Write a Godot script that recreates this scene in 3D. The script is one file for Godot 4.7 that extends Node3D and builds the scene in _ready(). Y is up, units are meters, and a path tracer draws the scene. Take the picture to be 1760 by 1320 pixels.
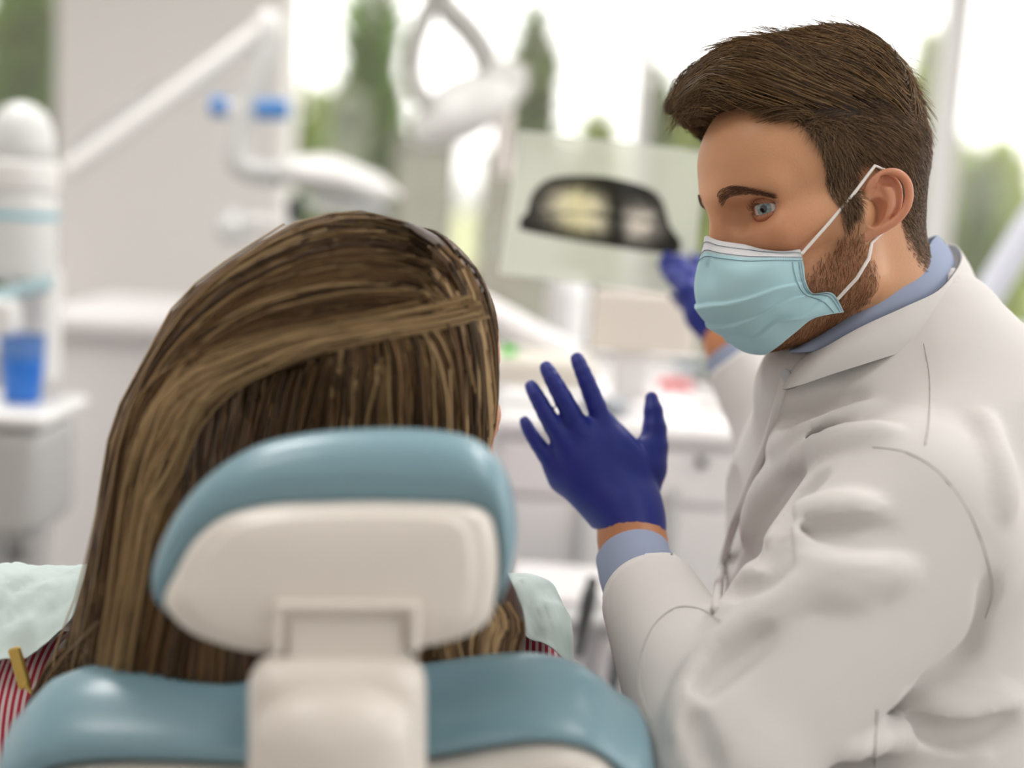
extends Node3D
# A dental surgery: a dentist in a white coat holds up an X-ray film for a patient in the chair.
# Units are metres. The room: floor y = 0, window wall at z = -4.6, the chair faces -z.

const FOCAL := 2300.0                      # focal length in pixels of the 1760 x 1320 frame
const EYE := Vector3(0.0, 1.25, 0.0)       # the lens
var cam_basis := Basis(Vector3.RIGHT, deg_to_rad(-8.5)) * Basis(Vector3.BACK, deg_to_rad(3.6))
var rng := RandomNumberGenerator.new()
var mats := {}
var names := {}
var t_last := 0

func stage(what: String) -> void:
	var now := Time.get_ticks_msec()
	print("%s %.1f s" % [what, (now - t_last) / 1000.0])
	t_last = now

# ---------------------------------------------------------------- measuring
# A point of the place at a given distance along the lens axis.
func at(px: float, py: float, d: float) -> Vector3:
	return EYE + cam_basis * Vector3((px - 880.0) / FOCAL * d, -(py - 660.0) / FOCAL * d, -d)

# A point of the place in the vertical plane z.
func at_z(px: float, py: float, z: float) -> Vector3:
	var r := cam_basis * Vector3((px - 880.0) / FOCAL, -(py - 660.0) / FOCAL, -1.0)
	return EYE + r * ((z - EYE.z) / r.z)

func pixel_of(p: Vector3) -> Vector2:
	var l := cam_basis.transposed() * (p - EYE)
	return Vector2(880.0 + l.x / -l.z * FOCAL, 660.0 - l.y / -l.z * FOCAL)

# ---------------------------------------------------------------- naming
func numbered(called: String) -> String:
	if not names.has(called):
		names[called] = 0
		return called
	names[called] += 1
	return "%s_%03d" % [called, names[called]]

func tag(o: Node, label: String, category: String, group := "") -> void:
	o.set_meta("label", label)
	o.set_meta("category", category)
	if group != "":
		o.set_meta("group", group)

func thing(called: String, label: String, category: String, where := Vector3.ZERO, group := "") -> Node3D:
	var o := Node3D.new()
	o.name = numbered(called)
	add_child(o)
	o.position = where
	tag(o, label, category, group)
	return o

func part(called: String, mesh: Mesh, m: Material, parent: Node, label := "") -> MeshInstance3D:
	var o := MeshInstance3D.new()
	o.name = called if parent != self else numbered(called)
	o.mesh = mesh
	o.material_override = m
	parent.add_child(o, true)
	if label != "":
		o.set_meta("label", label)
	return o

func structure(called: String, mesh: Mesh, m: Material, parent: Node = self) -> MeshInstance3D:
	var o := part(called, mesh, m, parent)
	if parent == self:
		o.set_meta("kind", "structure")
	return o

# ---------------------------------------------------------------- materials
func mat(key: String, c: Color, rough := 0.6, metal := 0.0) -> StandardMaterial3D:
	if mats.has(key):
		return mats[key]
	var m := StandardMaterial3D.new()
	m.resource_name = key
	m.albedo_color = c
	m.roughness = rough
	m.metallic = metal
	mats[key] = m
	return m

func vmat(key: String, rough := 0.6) -> StandardMaterial3D:
	var m := mat(key, Color.WHITE, rough)
	m.vertex_color_use_as_albedo = true
	return m

func grain(freq: float, seed_n: int, lo: float, hi: float, size := 256, octaves := 4) -> NoiseTexture2D:
	var n := FastNoiseLite.new()
	n.seed = seed_n
	n.frequency = freq
	n.fractal_octaves = octaves
	var t := NoiseTexture2D.new()
	t.noise = n
	t.width = size
	t.height = size
	t.seamless = true
	var g := Gradient.new()
	g.set_color(0, Color(lo, lo, lo))
	g.set_color(1, Color(hi, hi, hi))
	t.color_ramp = g
	return t

func lin(r: float, g: float, b: float) -> Color:   # 0..255 sRGB to the linear values that vertex colours hold
	return Color(r / 255.0, g / 255.0, b / 255.0).srgb_to_linear()

func rgb(r: float, g: float, b: float) -> Color:
	return Color(r / 255.0, g / 255.0, b / 255.0)

# ---------------------------------------------------------------- mesh building
class Geo:
	var v := PackedVector3Array()
	var n := PackedVector3Array()
	var c := PackedColorArray()
	var uv := PackedVector2Array()
	var idx := PackedInt32Array()
	var col := Color.WHITE

	func vert(p: Vector3, nn: Vector3, t := Vector2.ZERO) -> void:
		v.push_back(p); n.push_back(nn); c.push_back(col); uv.push_back(t)

	func tri(a: int, b: int, d: int) -> void:
		idx.push_back(a); idx.push_back(b); idx.push_back(d)

	func mesh() -> ArrayMesh:
		var arr := []
		arr.resize(Mesh.ARRAY_MAX)
		arr[Mesh.ARRAY_VERTEX] = v
		arr[Mesh.ARRAY_NORMAL] = n
		arr[Mesh.ARRAY_COLOR] = c
		arr[Mesh.ARRAY_TEX_UV] = uv
		arr[Mesh.ARRAY_INDEX] = idx
		var m := ArrayMesh.new()
		m.add_surface_from_arrays(Mesh.PRIMITIVE_TRIANGLES, arr)
		return m

	func append(o: Geo, t := Transform3D()) -> Geo:
		var base := v.size()
		var nb := t.basis.inverse().transposed()
		for i in o.v.size():
			v.push_back(t * o.v[i]); n.push_back((nb * o.n[i]).normalized()); c.push_back(o.c[i]); uv.push_back(o.uv[i])
		for i in o.idx:
			idx.push_back(i + base)
		return self

	# normals averaged over the faces from vertex "from" on
	func smooth(from := 0, ifrom := 0) -> Geo:
		for i in range(from, v.size()):
			n[i] = Vector3.ZERO
		for k in range(ifrom, idx.size(), 3):
			var a := idx[k]; var b := idx[k + 1]; var d := idx[k + 2]
			var f := (v[d] - v[a]).cross(v[b] - v[a])
			n[a] += f; n[b] += f; n[d] += f
		for i in range(from, v.size()):
			n[i] = n[i].normalized() if n[i].length_squared() > 1e-20 else Vector3.UP
		return self

	# a stack of rings with equally many points; closed rings, capped ends
	func loft(rings: Array, cap0 := true, cap1 := true, closed := true) -> Geo:
		var from := v.size()
		var ifrom := idx.size()
		var k: int = rings[0].size()
		for j in rings.size():
			for i in k:
				vert(rings[j][i], Vector3.ZERO, Vector2(float(i) / k, float(j) / rings.size()))
		for j in rings.size() - 1:
			for i in (k if closed else k - 1):
				var a := from + j * k + i
				var b := from + j * k + (i + 1) % k
				tri(a, b, a + k)
				tri(b, b + k, a + k)
		for e in 2:
			if (e == 0 and not cap0) or (e == 1 and not cap1):
				continue
			var ring: PackedVector3Array = rings[0 if e == 0 else rings.size() - 1]
			var mid := Vector3.ZERO
			for p in ring:
				mid += p
			vert(mid / k, Vector3.ZERO)
			var m := v.size() - 1
			var s := from if e == 0 else from + (rings.size() - 1) * k
			for i in k:
				if e == 0:
					tri(s + (i + 1) % k, s + i, m)
				else:
					tri(s + i, s + (i + 1) % k, m)
		# turn the faces outwards
		var vol := 0.0
		var o := v[from]
		for q in range(ifrom, idx.size(), 3):
			vol += (v[idx[q]] - o).dot((v[idx[q + 1]] - o).cross(v[idx[q + 2]] - o))
		if vol > 0.0:
			for q in range(ifrom, idx.size(), 3):
				var sw := idx[q + 1]
				idx[q + 1] = idx[q + 2]
				idx[q + 2] = sw
		return smooth(from, ifrom)

	# a tube along points; radii one per point
	func tube(path: Array, radii: Array, sides := 12, flat := 1.0, side_hint := Vector3.ZERO) -> Geo:
		var rings := []
		var prev := Vector3.ZERO
		for i in path.size():
			var d: Vector3 = (path[mini(i + 1, path.size() - 1)] - path[maxi(i - 1, 0)]).normalized()
			var s := prev - d * prev.dot(d) if prev != Vector3.ZERO else (side_hint if side_hint != Vector3.ZERO else (Vector3.UP if absf(d.y) < 0.9 else Vector3.RIGHT))
			s = (s - d * s.dot(d)).normalized()
			prev = s
			var u := d.cross(s)
			var r: float = radii[mini(i, radii.size() - 1)]
			var ring := PackedVector3Array()
			for q in sides:
				var an := TAU * q / sides
				ring.push_back(path[i] + (s * cos(an) + u * sin(an) * flat) * r)
			rings.push_back(ring)
		return loft(rings)

	# a box with rounded edges
	func rbox(size: Vector3, r: float, t := Transform3D(), q := 3) -> Geo:
		var h := size / 2.0
		r = minf(r, minf(h.x, minf(h.y, h.z)))
		var from := v.size()
		var nb := t.basis.orthonormalized()
		var lats := []
		for s in 2:
			for i in q + 1:
				lats.push_back([lerpf(-PI / 2, 0, float(i) / q) if s == 0 else lerpf(0, PI / 2, float(i) / q), -1.0 if s == 0 else 1.0])
		var cols := 4 * (q + 1)
		for la in lats:
			for s in 4:
				for i in q + 1:
					var lo: float = PI / 2 * (s + float(i) / q)
					var d := Vector3(cos(la[0]) * cos(lo), sin(la[0]), cos(la[0]) * sin(lo))
					var sg := Vector3(1.0 if s == 0 or s == 3 else -1.0, la[1], 1.0 if s < 2 else -1.0)
					vert(t * (sg * (h - Vector3.ONE * r) + d * r), nb * d)
		for j in lats.size() - 1:
			for i in cols:
				var a := from + j * cols + i
				var b := from + j * cols + (i + 1) % cols
				tri(a, b, a + cols)
				tri(b, b + cols, a + cols)
		# caps
		for e in 2:
			var s0 := from if e == 0 else from + (lats.size() - 1) * cols
			var m := v.size()
			vert(t * Vector3(0, -h.y if e == 0 else h.y, 0), nb * Vector3(0, -1 if e == 0 else 1, 0))
			for i in cols:
				if e == 0:
					tri(s0 + (i + 1) % cols, s0 + i, m)
				else:
					tri(s0 + i, s0 + (i + 1) % cols, m)
		return self

	# a profile of (radius, height) turned about the y axis of t
	func lathe(profile: Array, t := Transform3D(), sides := 24) -> Geo:
		var rings := []
		for p in profile:
			var ring := PackedVector3Array()
			for q in sides:
				var an := TAU * q / sides
				ring.push_back(t * Vector3(cos(an) * p[0], p[1], sin(an) * p[0]))
			rings.push_back(ring)
		return loft(rings)

	func ball(where: Vector3, r: Vector3, b := Basis(), rows := 14, colsn := 22) -> Geo:
		var rings := []
		for j in range(rows + 1):
			var a := lerpf(-PI / 2 + 0.01, PI / 2 - 0.01, float(j) / rows)
			var ring := PackedVector3Array()
			for q in colsn:
				var an := TAU * q / colsn
				ring.push_back(where + b * (Vector3(cos(a) * cos(an), sin(a), cos(a) * sin(an)) * r))
			rings.push_back(ring)
		return loft(rings)

	# a sheet with thickness over a grid of points (rows of equal length)
	func sheet(rows: Array, thick: float) -> Geo:
		var from := v.size()
		var ifrom := idx.size()
		var k: int = rows[0].size()
		var m := rows.size()
		var front := []
		for j in m:
			for i in k:
				vert(rows[j][i], Vector3.ZERO, Vector2(float(i) / (k - 1), float(j) / (m - 1)))
		for j in m - 1:
			for i in k - 1:
				var a := from + j * k + i
				tri(a, a + 1, a + k)
				tri(a + 1, a + k + 1, a + k)
		smooth(from, ifrom)
		var b0 := v.size()
		for i in m * k:
			vert(v[from + i] - n[from + i] * thick, -n[from + i], uv[from + i])
		for j in m - 1:
			for i in k - 1:
				var a := b0 + j * k + i
				tri(a, a + k, a + 1)
				tri(a + 1, a + k, a + k + 1)
		var rim := []
		for i in k: rim.push_back(i)
		for j in range(1, m): rim.push_back(j * k + k - 1)
		for i in range(k - 2, -1, -1): rim.push_back((m - 1) * k + i)
		for j in range(m - 2, 0, -1): rim.push_back(j * k)
		for q in rim.size():
			var a2: int = rim[q]
			var c2: int = rim[(q + 1) % rim.size()]
			tri(from + a2, b0 + a2, from + c2)
			tri(from + c2, b0 + a2, b0 + c2)
		return self

static func spline(pts: Array, count: int, closed := false) -> Array:
	var out := []
	var k := pts.size()
	var spans := k if closed else k - 1
	for s in count:
		var t := float(s) / (count if closed else count - 1) * spans
		var i := mini(int(t), spans - 1)
		var f := t - i
		var p0 = pts[posmod(i - 1, k)] if closed else pts[maxi(i - 1, 0)]
		var p1 = pts[i % k]
		var p2 = pts[(i + 1) % k] if closed else pts[mini(i + 1, k - 1)]
		var p3 = pts[(i + 2) % k] if closed else pts[mini(i + 2, k - 1)]
		out.push_back(0.5 * ((2.0 * p1) + (p2 - p0) * f + (2.0 * p0 - 5.0 * p1 + 4.0 * p2 - p3) * f * f + (3.0 * p1 - p0 - 3.0 * p2 + p3) * f * f * f))
	return out

static func spline1(pts: Array, t: float) -> float:   # [[x, y], ...] with rising x
	for i in pts.size() - 1:
		if t <= pts[i + 1][0] or i == pts.size() - 2:
			var f := clampf((t - pts[i][0]) / (pts[i + 1][0] - pts[i][0]), 0, 1)
			f = f * f * (3 - 2 * f)
			return lerpf(pts[i][1], pts[i + 1][1], f)
	return pts[0][1]

# ---------------------------------------------------------------- blended solids
# Tapered capsules and ellipsoids joined with a smooth minimum and meshed as surface nets.
class Prim:
	var a := Vector3.ZERO
	var ba := Vector3.ZERO
	var inv := 0.0
	var r0 := 0.0
	var r1 := 0.0
	var k := 0.01
	var cut := false
	var ell := false
	var ib := Basis()      # into the ellipsoid's axes
	var ir := Vector3.ONE
	var ir2 := Vector3.ONE

	func dist(p: Vector3) -> float:
		if ell:
			var q := ib * (p - a)
			var k0 := (q * ir).length()
			var k1 := (q * ir2).length()
			return k0 * (k0 - 1.0) / k1 if k1 > 1e-9 else -0.01
		var pa := p - a
		var h := clampf(pa.dot(ba) * inv, 0.0, 1.0)
		return (pa - ba * h).length() - (r0 + (r1 - r0) * h)

static func cap(a: Vector3, b: Vector3, r0: float, r1: float, k := 0.01, cut := false) -> Prim:
	var p := Prim.new()
	p.a = a; p.ba = b - a; p.inv = 1.0 / maxf(p.ba.length_squared(), 1e-9); p.r0 = r0; p.r1 = r1; p.k = k; p.cut = cut
	return p

static func ell(c: Vector3, r: Vector3, k := 0.01, b := Basis(), cut := false) -> Prim:
	var p := Prim.new()
	p.ell = true; p.a = c; p.ib = b.transposed(); p.ir = Vector3.ONE / r; p.ir2 = p.ir * p.ir; p.k = k; p.cut = cut
	return p

static func chain(pts: Array, radii: Array, k := 0.01, cut := false) -> Array:
	var out := []
	for i in pts.size() - 1:
		out.push_back(cap(pts[i], pts[i + 1], radii[mini(i, radii.size() - 1)], radii[mini(i + 1, radii.size() - 1)], k, cut))
	return out

static func field(prims: Array, p: Vector3) -> float:
	var d := 1.0
	for q: Prim in prims:
		var e := q.dist(p)
		if q.cut:
			var h := maxf(q.k - absf(d + e), 0.0)
			d = maxf(d, -e) + h * h * 0.25 / q.k
		else:
			var h := maxf(q.k - absf(d - e), 0.0)
			d = minf(d, e) - h * h * 0.25 / q.k
	return d

static func slope(prims: Array, p: Vector3, e := 0.0015) -> Vector3:
	return Vector3(field(prims, p + Vector3(e, 0, 0)) - field(prims, p - Vector3(e, 0, 0)), field(prims, p + Vector3(0, e, 0)) - field(prims, p - Vector3(0, e, 0)), field(prims, p + Vector3(0, 0, e)) - field(prims, p - Vector3(0, 0, e))).normalized()

# where a line meets the solid (or its nearest pass)
static func meet(prims: Array, from: Vector3, dir: Vector3, far := 3.0) -> Vector3:
	var t := 0.0
	var best := 1e9
	var best_t := 0.0
	for i in 120:
		var d := field(prims, from + dir * t)
		if d < best:
			best = d; best_t = t
		if d < 0.0004:
			break
		t += maxf(d * 0.8, 0.001)
		if t > far:
			break
	return from + dir * best_t

static func solid(prims: Array, lo: Vector3, hi: Vector3, h: float) -> Geo:
	const B := 4
	var nb := ((hi - lo) / (h * B)).ceil()
	var half := h * B * 0.5
	var rad := half * 1.7321 + h
	var verts := {}           # cell -> vertex
	var flags := {}           # cell -> crossing edges at its low corner
	var g := Geo.new()
	# coarse boxes first
	var todo := []
	const C := 4
	for X in range(0, int(nb.x), C):
		for Y in range(0, int(nb.y), C):
			for Z in range(0, int(nb.z), C):
				var cc := lo + Vector3(X + C * 0.5, Y + C * 0.5, Z + C * 0.5) * h * B
				var R := rad * C
				var dm := 1e9
				var ds := PackedFloat32Array()
				for q: Prim in prims:
					var e := q.dist(cc)
					ds.push_back(e)
					if not q.cut:
						dm = minf(dm, e)
				if dm > R + 0.05:
					continue
				var near := []
				for i in prims.size():
					var q: Prim = prims[i]
					if (q.cut and ds[i] < R + 2.0 * q.k) or (not q.cut and ds[i] < maxf(dm, -R) + 2.0 * R + 2.0 * q.k):
						near.push_back(q)
				if absf(field(near, cc)) > R + 0.03:
					continue
				for x in range(X, mini(X + C, int(nb.x))):
					for y in range(Y, mini(Y + C, int(nb.y))):
						for z in range(Z, mini(Z + C, int(nb.z))):
							todo.push_back([x, y, z, near])
	var val := PackedFloat32Array()
	val.resize((B + 1) * (B + 1) * (B + 1))
	for bk in todo:
		var org := lo + Vector3(bk[0], bk[1], bk[2]) * h * B
		var cc := org + Vector3.ONE * half
		var dm := 1e9
		var ds := PackedFloat32Array()
		for q: Prim in bk[3]:
			var e := q.dist(cc)
			ds.push_back(e)
			if not q.cut:
				dm = minf(dm, e)
		if dm > rad + 0.03:
			continue
		var near := []
		for i in bk[3].size():
			var q: Prim = bk[3][i]
			if (q.cut and ds[i] < rad * 1.5 + 2.0 * q.k) or (not q.cut and ds[i] < maxf(dm, -rad) + 2.6 * rad + 2.0 * q.k):
				near.push_back(q)
		if absf(field(near, cc)) > rad * 1.9:
			continue
		var i := 0
		for x in B + 1:
			for y in B + 1:
				for z in B + 1:
					val[i] = field(near, org + Vector3(x, y, z) * h)
					i += 1
		for x in B:
			for y in B:
				for z in B:
					var b := (x * (B + 1) + y) * (B + 1) + z
					const dx := (B + 1) * (B + 1)
					const dy := B + 1
					var d0 := val[b]; var d1 := val[b + dx]; var d2 := val[b + dy]; var d3 := val[b + dx + dy]
					var d4 := val[b + 1]; var d5 := val[b + dx + 1]; var d6 := val[b + dy + 1]; var d7 := val[b + dx + dy + 1]
					var s0 := d0 < 0.0
					var cnt := int(s0) + int(d1 < 0) + int(d2 < 0) + int(d3 < 0) + int(d4 < 0) + int(d5 < 0) + int(d6 < 0) + int(d7 < 0)
					if cnt == 0 or cnt == 8:
						continue
					var sum := Vector3.ZERO
					var m := 0
					if s0 != (d1 < 0): sum += Vector3(d0 / (d0 - d1), 0, 0); m += 1
					if (d2 < 0) != (d3 < 0): sum += Vector3(d2 / (d2 - d3), 1, 0); m += 1
					if (d4 < 0) != (d5 < 0): sum += Vector3(d4 / (d4 - d5), 0, 1); m += 1
					if (d6 < 0) != (d7 < 0): sum += Vector3(d6 / (d6 - d7), 1, 1); m += 1
					if s0 != (d2 < 0): sum += Vector3(0, d0 / (d0 - d2), 0); m += 1
					if (d1 < 0) != (d3 < 0): sum += Vector3(1, d1 / (d1 - d3), 0); m += 1
					if (d4 < 0) != (d6 < 0): sum += Vector3(0, d4 / (d4 - d6), 1); m += 1
					if (d5 < 0) != (d7 < 0): sum += Vector3(1, d5 / (d5 - d7), 1); m += 1
					if s0 != (d4 < 0): sum += Vector3(0, 0, d0 / (d0 - d4)); m += 1
					if (d1 < 0) != (d5 < 0): sum += Vector3(1, 0, d1 / (d1 - d5)); m += 1
					if (d2 < 0) != (d6 < 0): sum += Vector3(0, 1, d2 / (d2 - d6)); m += 1
					if (d3 < 0) != (d7 < 0): sum += Vector3(1, 1, d3 / (d3 - d7)); m += 1
					var cell := Vector3i(bk[0] * B + x, bk[1] * B + y, bk[2] * B + z)
					verts[cell] = g.v.size()
					g.vert(org + (Vector3(x, y, z) + sum / m) * h, Vector3.ZERO)
					var fl := (1 if s0 != (d1 < 0) else 0) | (2 if s0 != (d2 < 0) else 0) | (4 if s0 != (d4 < 0) else 0) | (8 if s0 else 0)
					if fl & 7:
						flags[cell] = fl
	for cell: Vector3i in flags:
		var fl: int = flags[cell]
		for ax in 3:
			if not fl & (1 << ax):
				continue
			var e1: Vector3i = [Vector3i(0, 1, 0), Vector3i(0, 0, 1), Vector3i(1, 0, 0)][ax]
			var e2: Vector3i = [Vector3i(0, 0, 1), Vector3i(1, 0, 0), Vector3i(0, 1, 0)][ax]
			var c1: Vector3i = cell - e1
			var c2: Vector3i = cell - e2
			var c3: Vector3i = cell - e1 - e2
			for cx: Vector3i in [c1, c2, c3]:
				if not verts.has(cx):
					verts[cx] = g.v.size()
					g.vert(lo + (Vector3(cx) + Vector3.ONE * 0.5) * h, Vector3.ZERO)
			var A: int = verts[cell]
			var D: int = verts[c1]
			var E: int = verts[c2]
			var G: int = verts[c3]
			if fl & 8:
				g.tri(A, G, D); g.tri(A, E, G)
			else:
				g.tri(A, D, G); g.tri(A, G, E)
	g.smooth()
	return g

# ---------------------------------------------------------------- camera, sky, light
func set_up_view() -> void:
	var cam := Camera3D.new()
	cam.name = "camera"
	add_child(cam)
	cam.transform = Transform3D(cam_basis, EYE)
	cam.current = true
	var lens := CameraAttributesPhysical.new()
	lens.frustum_focal_length = 12.0 * FOCAL / 660.0      # a 24 mm high sensor
	lens.frustum_focus_distance = 1.08
	lens.frustum_near = 0.05
	lens.frustum_far = 200.0
	lens.exposure_aperture = lens.frustum_focal_length / 30.0
	cam.attributes = lens
	cam.fov = rad_to_deg(2.0 * atan(660.0 / FOCAL))
	cam.near = 0.05
	cam.far = 200.0

	var sky_look := ProceduralSkyMaterial.new()
	sky_look.sky_top_color = rgb(250, 249, 250)
	sky_look.sky_horizon_color = rgb(255, 252, 247)
	sky_look.sky_energy_multiplier = 1.6
	sky_look.ground_bottom_color = rgb(188, 188, 182)
	sky_look.ground_horizon_color = rgb(228, 227, 220)
	sky_look.ground_energy_multiplier = 1.2
	var sky := Sky.new()
	sky.sky_material = sky_look
	var e := Environment.new()
	e.background_mode = Environment.BG_SKY
	e.sky = sky
	e.tonemap_mode = Environment.TONE_MAPPER_LINEAR
	e.tonemap_exposure = 1.0
	e.sdfgi_enabled = true
	e.ssao_enabled = true
	e.ssil_enabled = true
	# the sun stands behind the building, over the left shoulder of the lens: it lights the garden and stays out of the room
	var sun := DirectionalLight3D.new()
	sun.name = "sun"
	sun.light_energy = 2.4
	sun.light_color = rgb(255, 246, 226)
	sun.light_angular_distance = 0.6
	sun.shadow_enabled = true
	add_child(sun)
	sun.look_at_from_position(Vector3(-6, 15, 12), Vector3.ZERO)
	var we := WorldEnvironment.new()
	we.name = "environment"
	we.environment = e
	add_child(we)

const WALL_Z := -4.6
const LEFT_X := -2.3
const RIGHT_X := 2.2
const REAR_Z := 2.2
const TOP_Y := 2.75

# ceiling panel lights, out of the frame above
func ceiling_panels() -> void:
	var spots := [Vector3(-1.0, 0, -2.15), Vector3(0.9, 0, -2.15), Vector3(-1.0, 0, -0.6), Vector3(0.9, 0, -0.6), Vector3(-1.0, 0, 1.2), Vector3(0.9, 0, 1.2)]
	var where := ["over the window side of the room, left of the lamp", "over the window side of the room, right of the lamp", "above the chair on the left", "above the dentist", "near the rear wall on the left", "near the rear wall on the right"]
	var glow := mat("panel_glow", rgb(255, 250, 242), 0.5)
	glow.emission_enabled = true
	glow.emission = rgb(255, 250, 242)
	glow.emission_energy_multiplier = 1.2
	for i in spots.size():
		var s: Vector3 = spots[i]
		var o := thing("ceiling_light", "square white ceiling light panel " + where[i], "light", Vector3(s.x, TOP_Y, s.z), "ceiling light panels")
		part("frame", Geo.new().rbox(Vector3(0.64, 0.03, 0.64), 0.006, Transform3D(Basis(), Vector3(0, -0.015, 0))).mesh(), mat("white_plastic", rgb(236, 235, 232), 0.35), o)
		part("diffuser_light", Geo.new().rbox(Vector3(0.58, 0.01, 0.58), 0.003, Transform3D(Basis(), Vector3(0, -0.032, 0))).mesh(), glow, o)
		var l := AreaLight3D.new()
		l.name = "lamp"
		l.area_size = Vector2(0.58, 0.58)
		l.light_energy = 2.1 if s.z < -2.0 else (0.75 if s.z < 0.0 else 0.32)
		l.light_color = rgb(255, 252, 251)
		l.area_range = 8.0
		l.shadow_enabled = true
		o.add_child(l)
		l.position = Vector3(0, -0.045, 0)
		l.rotation_degrees = Vector3(-90, 0, 0)

func slab(a: Vector3, b: Vector3, r := 0.004) -> ArrayMesh:
	var lo := Vector3(minf(a.x, b.x), minf(a.y, b.y), minf(a.z, b.z))
	var hi := Vector3(maxf(a.x, b.x), maxf(a.y, b.y), maxf(a.z, b.z))
	return Geo.new().rbox(hi - lo, r, Transform3D(Basis(), (lo + hi) / 2.0), 2).mesh()

func room() -> void:
	var wall := mat("wall_paint", rgb(228, 225, 223), 0.75)
	wall.uv1_triplanar = true
	wall.uv1_world_triplanar = true
	wall.roughness_texture = grain(0.02, 3, 0.8, 1.0)
	var floor_m := mat("floor_vinyl", rgb(194, 191, 187), 0.35)
	floor_m.uv1_triplanar = true
	floor_m.uv1_world_triplanar = true
	floor_m.albedo_texture = grain(0.05, 5, 0.86, 1.0)
	var white := mat("frame_white", rgb(228, 226, 226), 0.4)
	structure("floor", slab(Vector3(LEFT_X - 0.2, -0.2, WALL_Z - 0.2), Vector3(RIGHT_X + 0.2, 0, REAR_Z + 0.2)), floor_m)
	structure("ceiling", slab(Vector3(LEFT_X - 0.2, TOP_Y, WALL_Z - 0.2), Vector3(RIGHT_X + 0.2, TOP_Y + 0.2, REAR_Z + 0.2)), mat("ceiling_paint", rgb(240, 239, 236), 0.8))
	structure("wall_left", slab(Vector3(LEFT_X - 0.2, 0, WALL_Z - 0.2), Vector3(LEFT_X, TOP_Y, REAR_Z + 0.2)), wall)
	structure("wall_rear", slab(Vector3(LEFT_X, 0, REAR_Z), Vector3(RIGHT_X, TOP_Y, REAR_Z + 0.2)), wall)
	# the right wall holds a wide window of its own, out of the frame
	var rw := structure("wall_right", slab(Vector3(RIGHT_X, 0, WALL_Z - 0.2), Vector3(RIGHT_X + 0.2, 0.8, REAR_Z + 0.2)), wall)
	structure("lintel", slab(Vector3(RIGHT_X, 2.45, WALL_Z - 0.2), Vector3(RIGHT_X + 0.2, TOP_Y, REAR_Z + 0.2)), wall, rw)
	structure("pier", slab(Vector3(RIGHT_X, 0.8, 1.2), Vector3(RIGHT_X + 0.2, 2.45, REAR_Z + 0.2)), wall, rw)
	structure("pier", slab(Vector3(RIGHT_X, 0.8, WALL_Z - 0.2), Vector3(RIGHT_X + 0.2, 2.45, WALL_Z + 0.25)), wall, rw)
	# the window wall: a low wall, a lintel, and the broad white pillar between two windows
	var sill := 0.62
	var bw := structure("wall_back", slab(Vector3(LEFT_X, 0, WALL_Z - 0.2), Vector3(RIGHT_X, sill, WALL_Z)), mat("wall_grey", rgb(205, 204, 200), 0.7))
	structure("lintel", slab(Vector3(LEFT_X, 2.5, WALL_Z - 0.2), Vector3(RIGHT_X, TOP_Y, WALL_Z)), wall, bw)
	var x0 := at_z(91, 400, -4.52).x
	var x1 := at_z(486, 200, -4.52).x
	structure("pillar", slab(Vector3(x0, 0, WALL_Z - 0.2), Vector3(x1, TOP_Y, -4.52), 0.01), wall, bw)
	var glass := mat("window_glass", Color(1, 1, 1, 0.03), 0.02)
	glass.transparency = BaseMaterial3D.TRANSPARENCY_ALPHA
	# mullions in the windows, by where they stand along the wall
	var posts := [[1114.0, 0.052], [1652.0, 0.085], [700.0, 0.0]]
	var xs := [x1]
	var win := thing("window_1", "", "")
	win.remove_meta("label"); win.remove_meta("category")
	win.set_meta("kind", "structure")
	for p in posts:
		if p[1] == 0.0:
			continue
		var x := at_z(p[0], 60, WALL_Z).x
		xs.push_back(x)
		structure("window_frame", slab(Vector3(x - p[1] / 2, sill, WALL_Z - 0.1), Vector3(x + p[1] / 2, 2.5, WALL_Z - 0.02), 0.006), white, win)
	xs.push_back(RIGHT_X)
	for i in xs.size() - 1:
		structure("pane", slab(Vector3(xs[i], sill + 0.03, WALL_Z - 0.064), Vector3(xs[i + 1], 2.5, WALL_Z - 0.058), 0.001), glass, win)
	structure("window_frame", slab(Vector3(x1, sill, WALL_Z - 0.1), Vector3(RIGHT_X, sill + 0.05, WALL_Z - 0.02), 0.006), white, win)
	var win2 := thing("window_2", "", "")
	win2.remove_meta("label"); win2.remove_meta("category")
	win2.set_meta("kind", "structure")
	structure("pane", slab(Vector3(LEFT_X, sill + 0.03, WALL_Z - 0.064), Vector3(x0, 2.5, WALL_Z - 0.058), 0.001), glass, win2)
	structure("window_frame", slab(Vector3(LEFT_X, sill, WALL_Z - 0.1), Vector3(x0, sill + 0.05, WALL_Z - 0.02), 0.006), white, win2)
	var win3 := thing("window_3", "", "")
	win3.remove_meta("label"); win3.remove_meta("category")
	win3.set_meta("kind", "structure")
	structure("pane", slab(Vector3(RIGHT_X + 0.1, 0.8, WALL_Z + 0.25), Vector3(RIGHT_X + 0.106, 2.45, 1.2), 0.001), glass, win3)
	for z in [-3.2, -1.7, -0.2]:
		structure("window_frame", slab(Vector3(RIGHT_X + 0.06, 0.8, z - 0.03), Vector3(RIGHT_X + 0.14, 2.45, z + 0.03), 0.006), white, win3)

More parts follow.
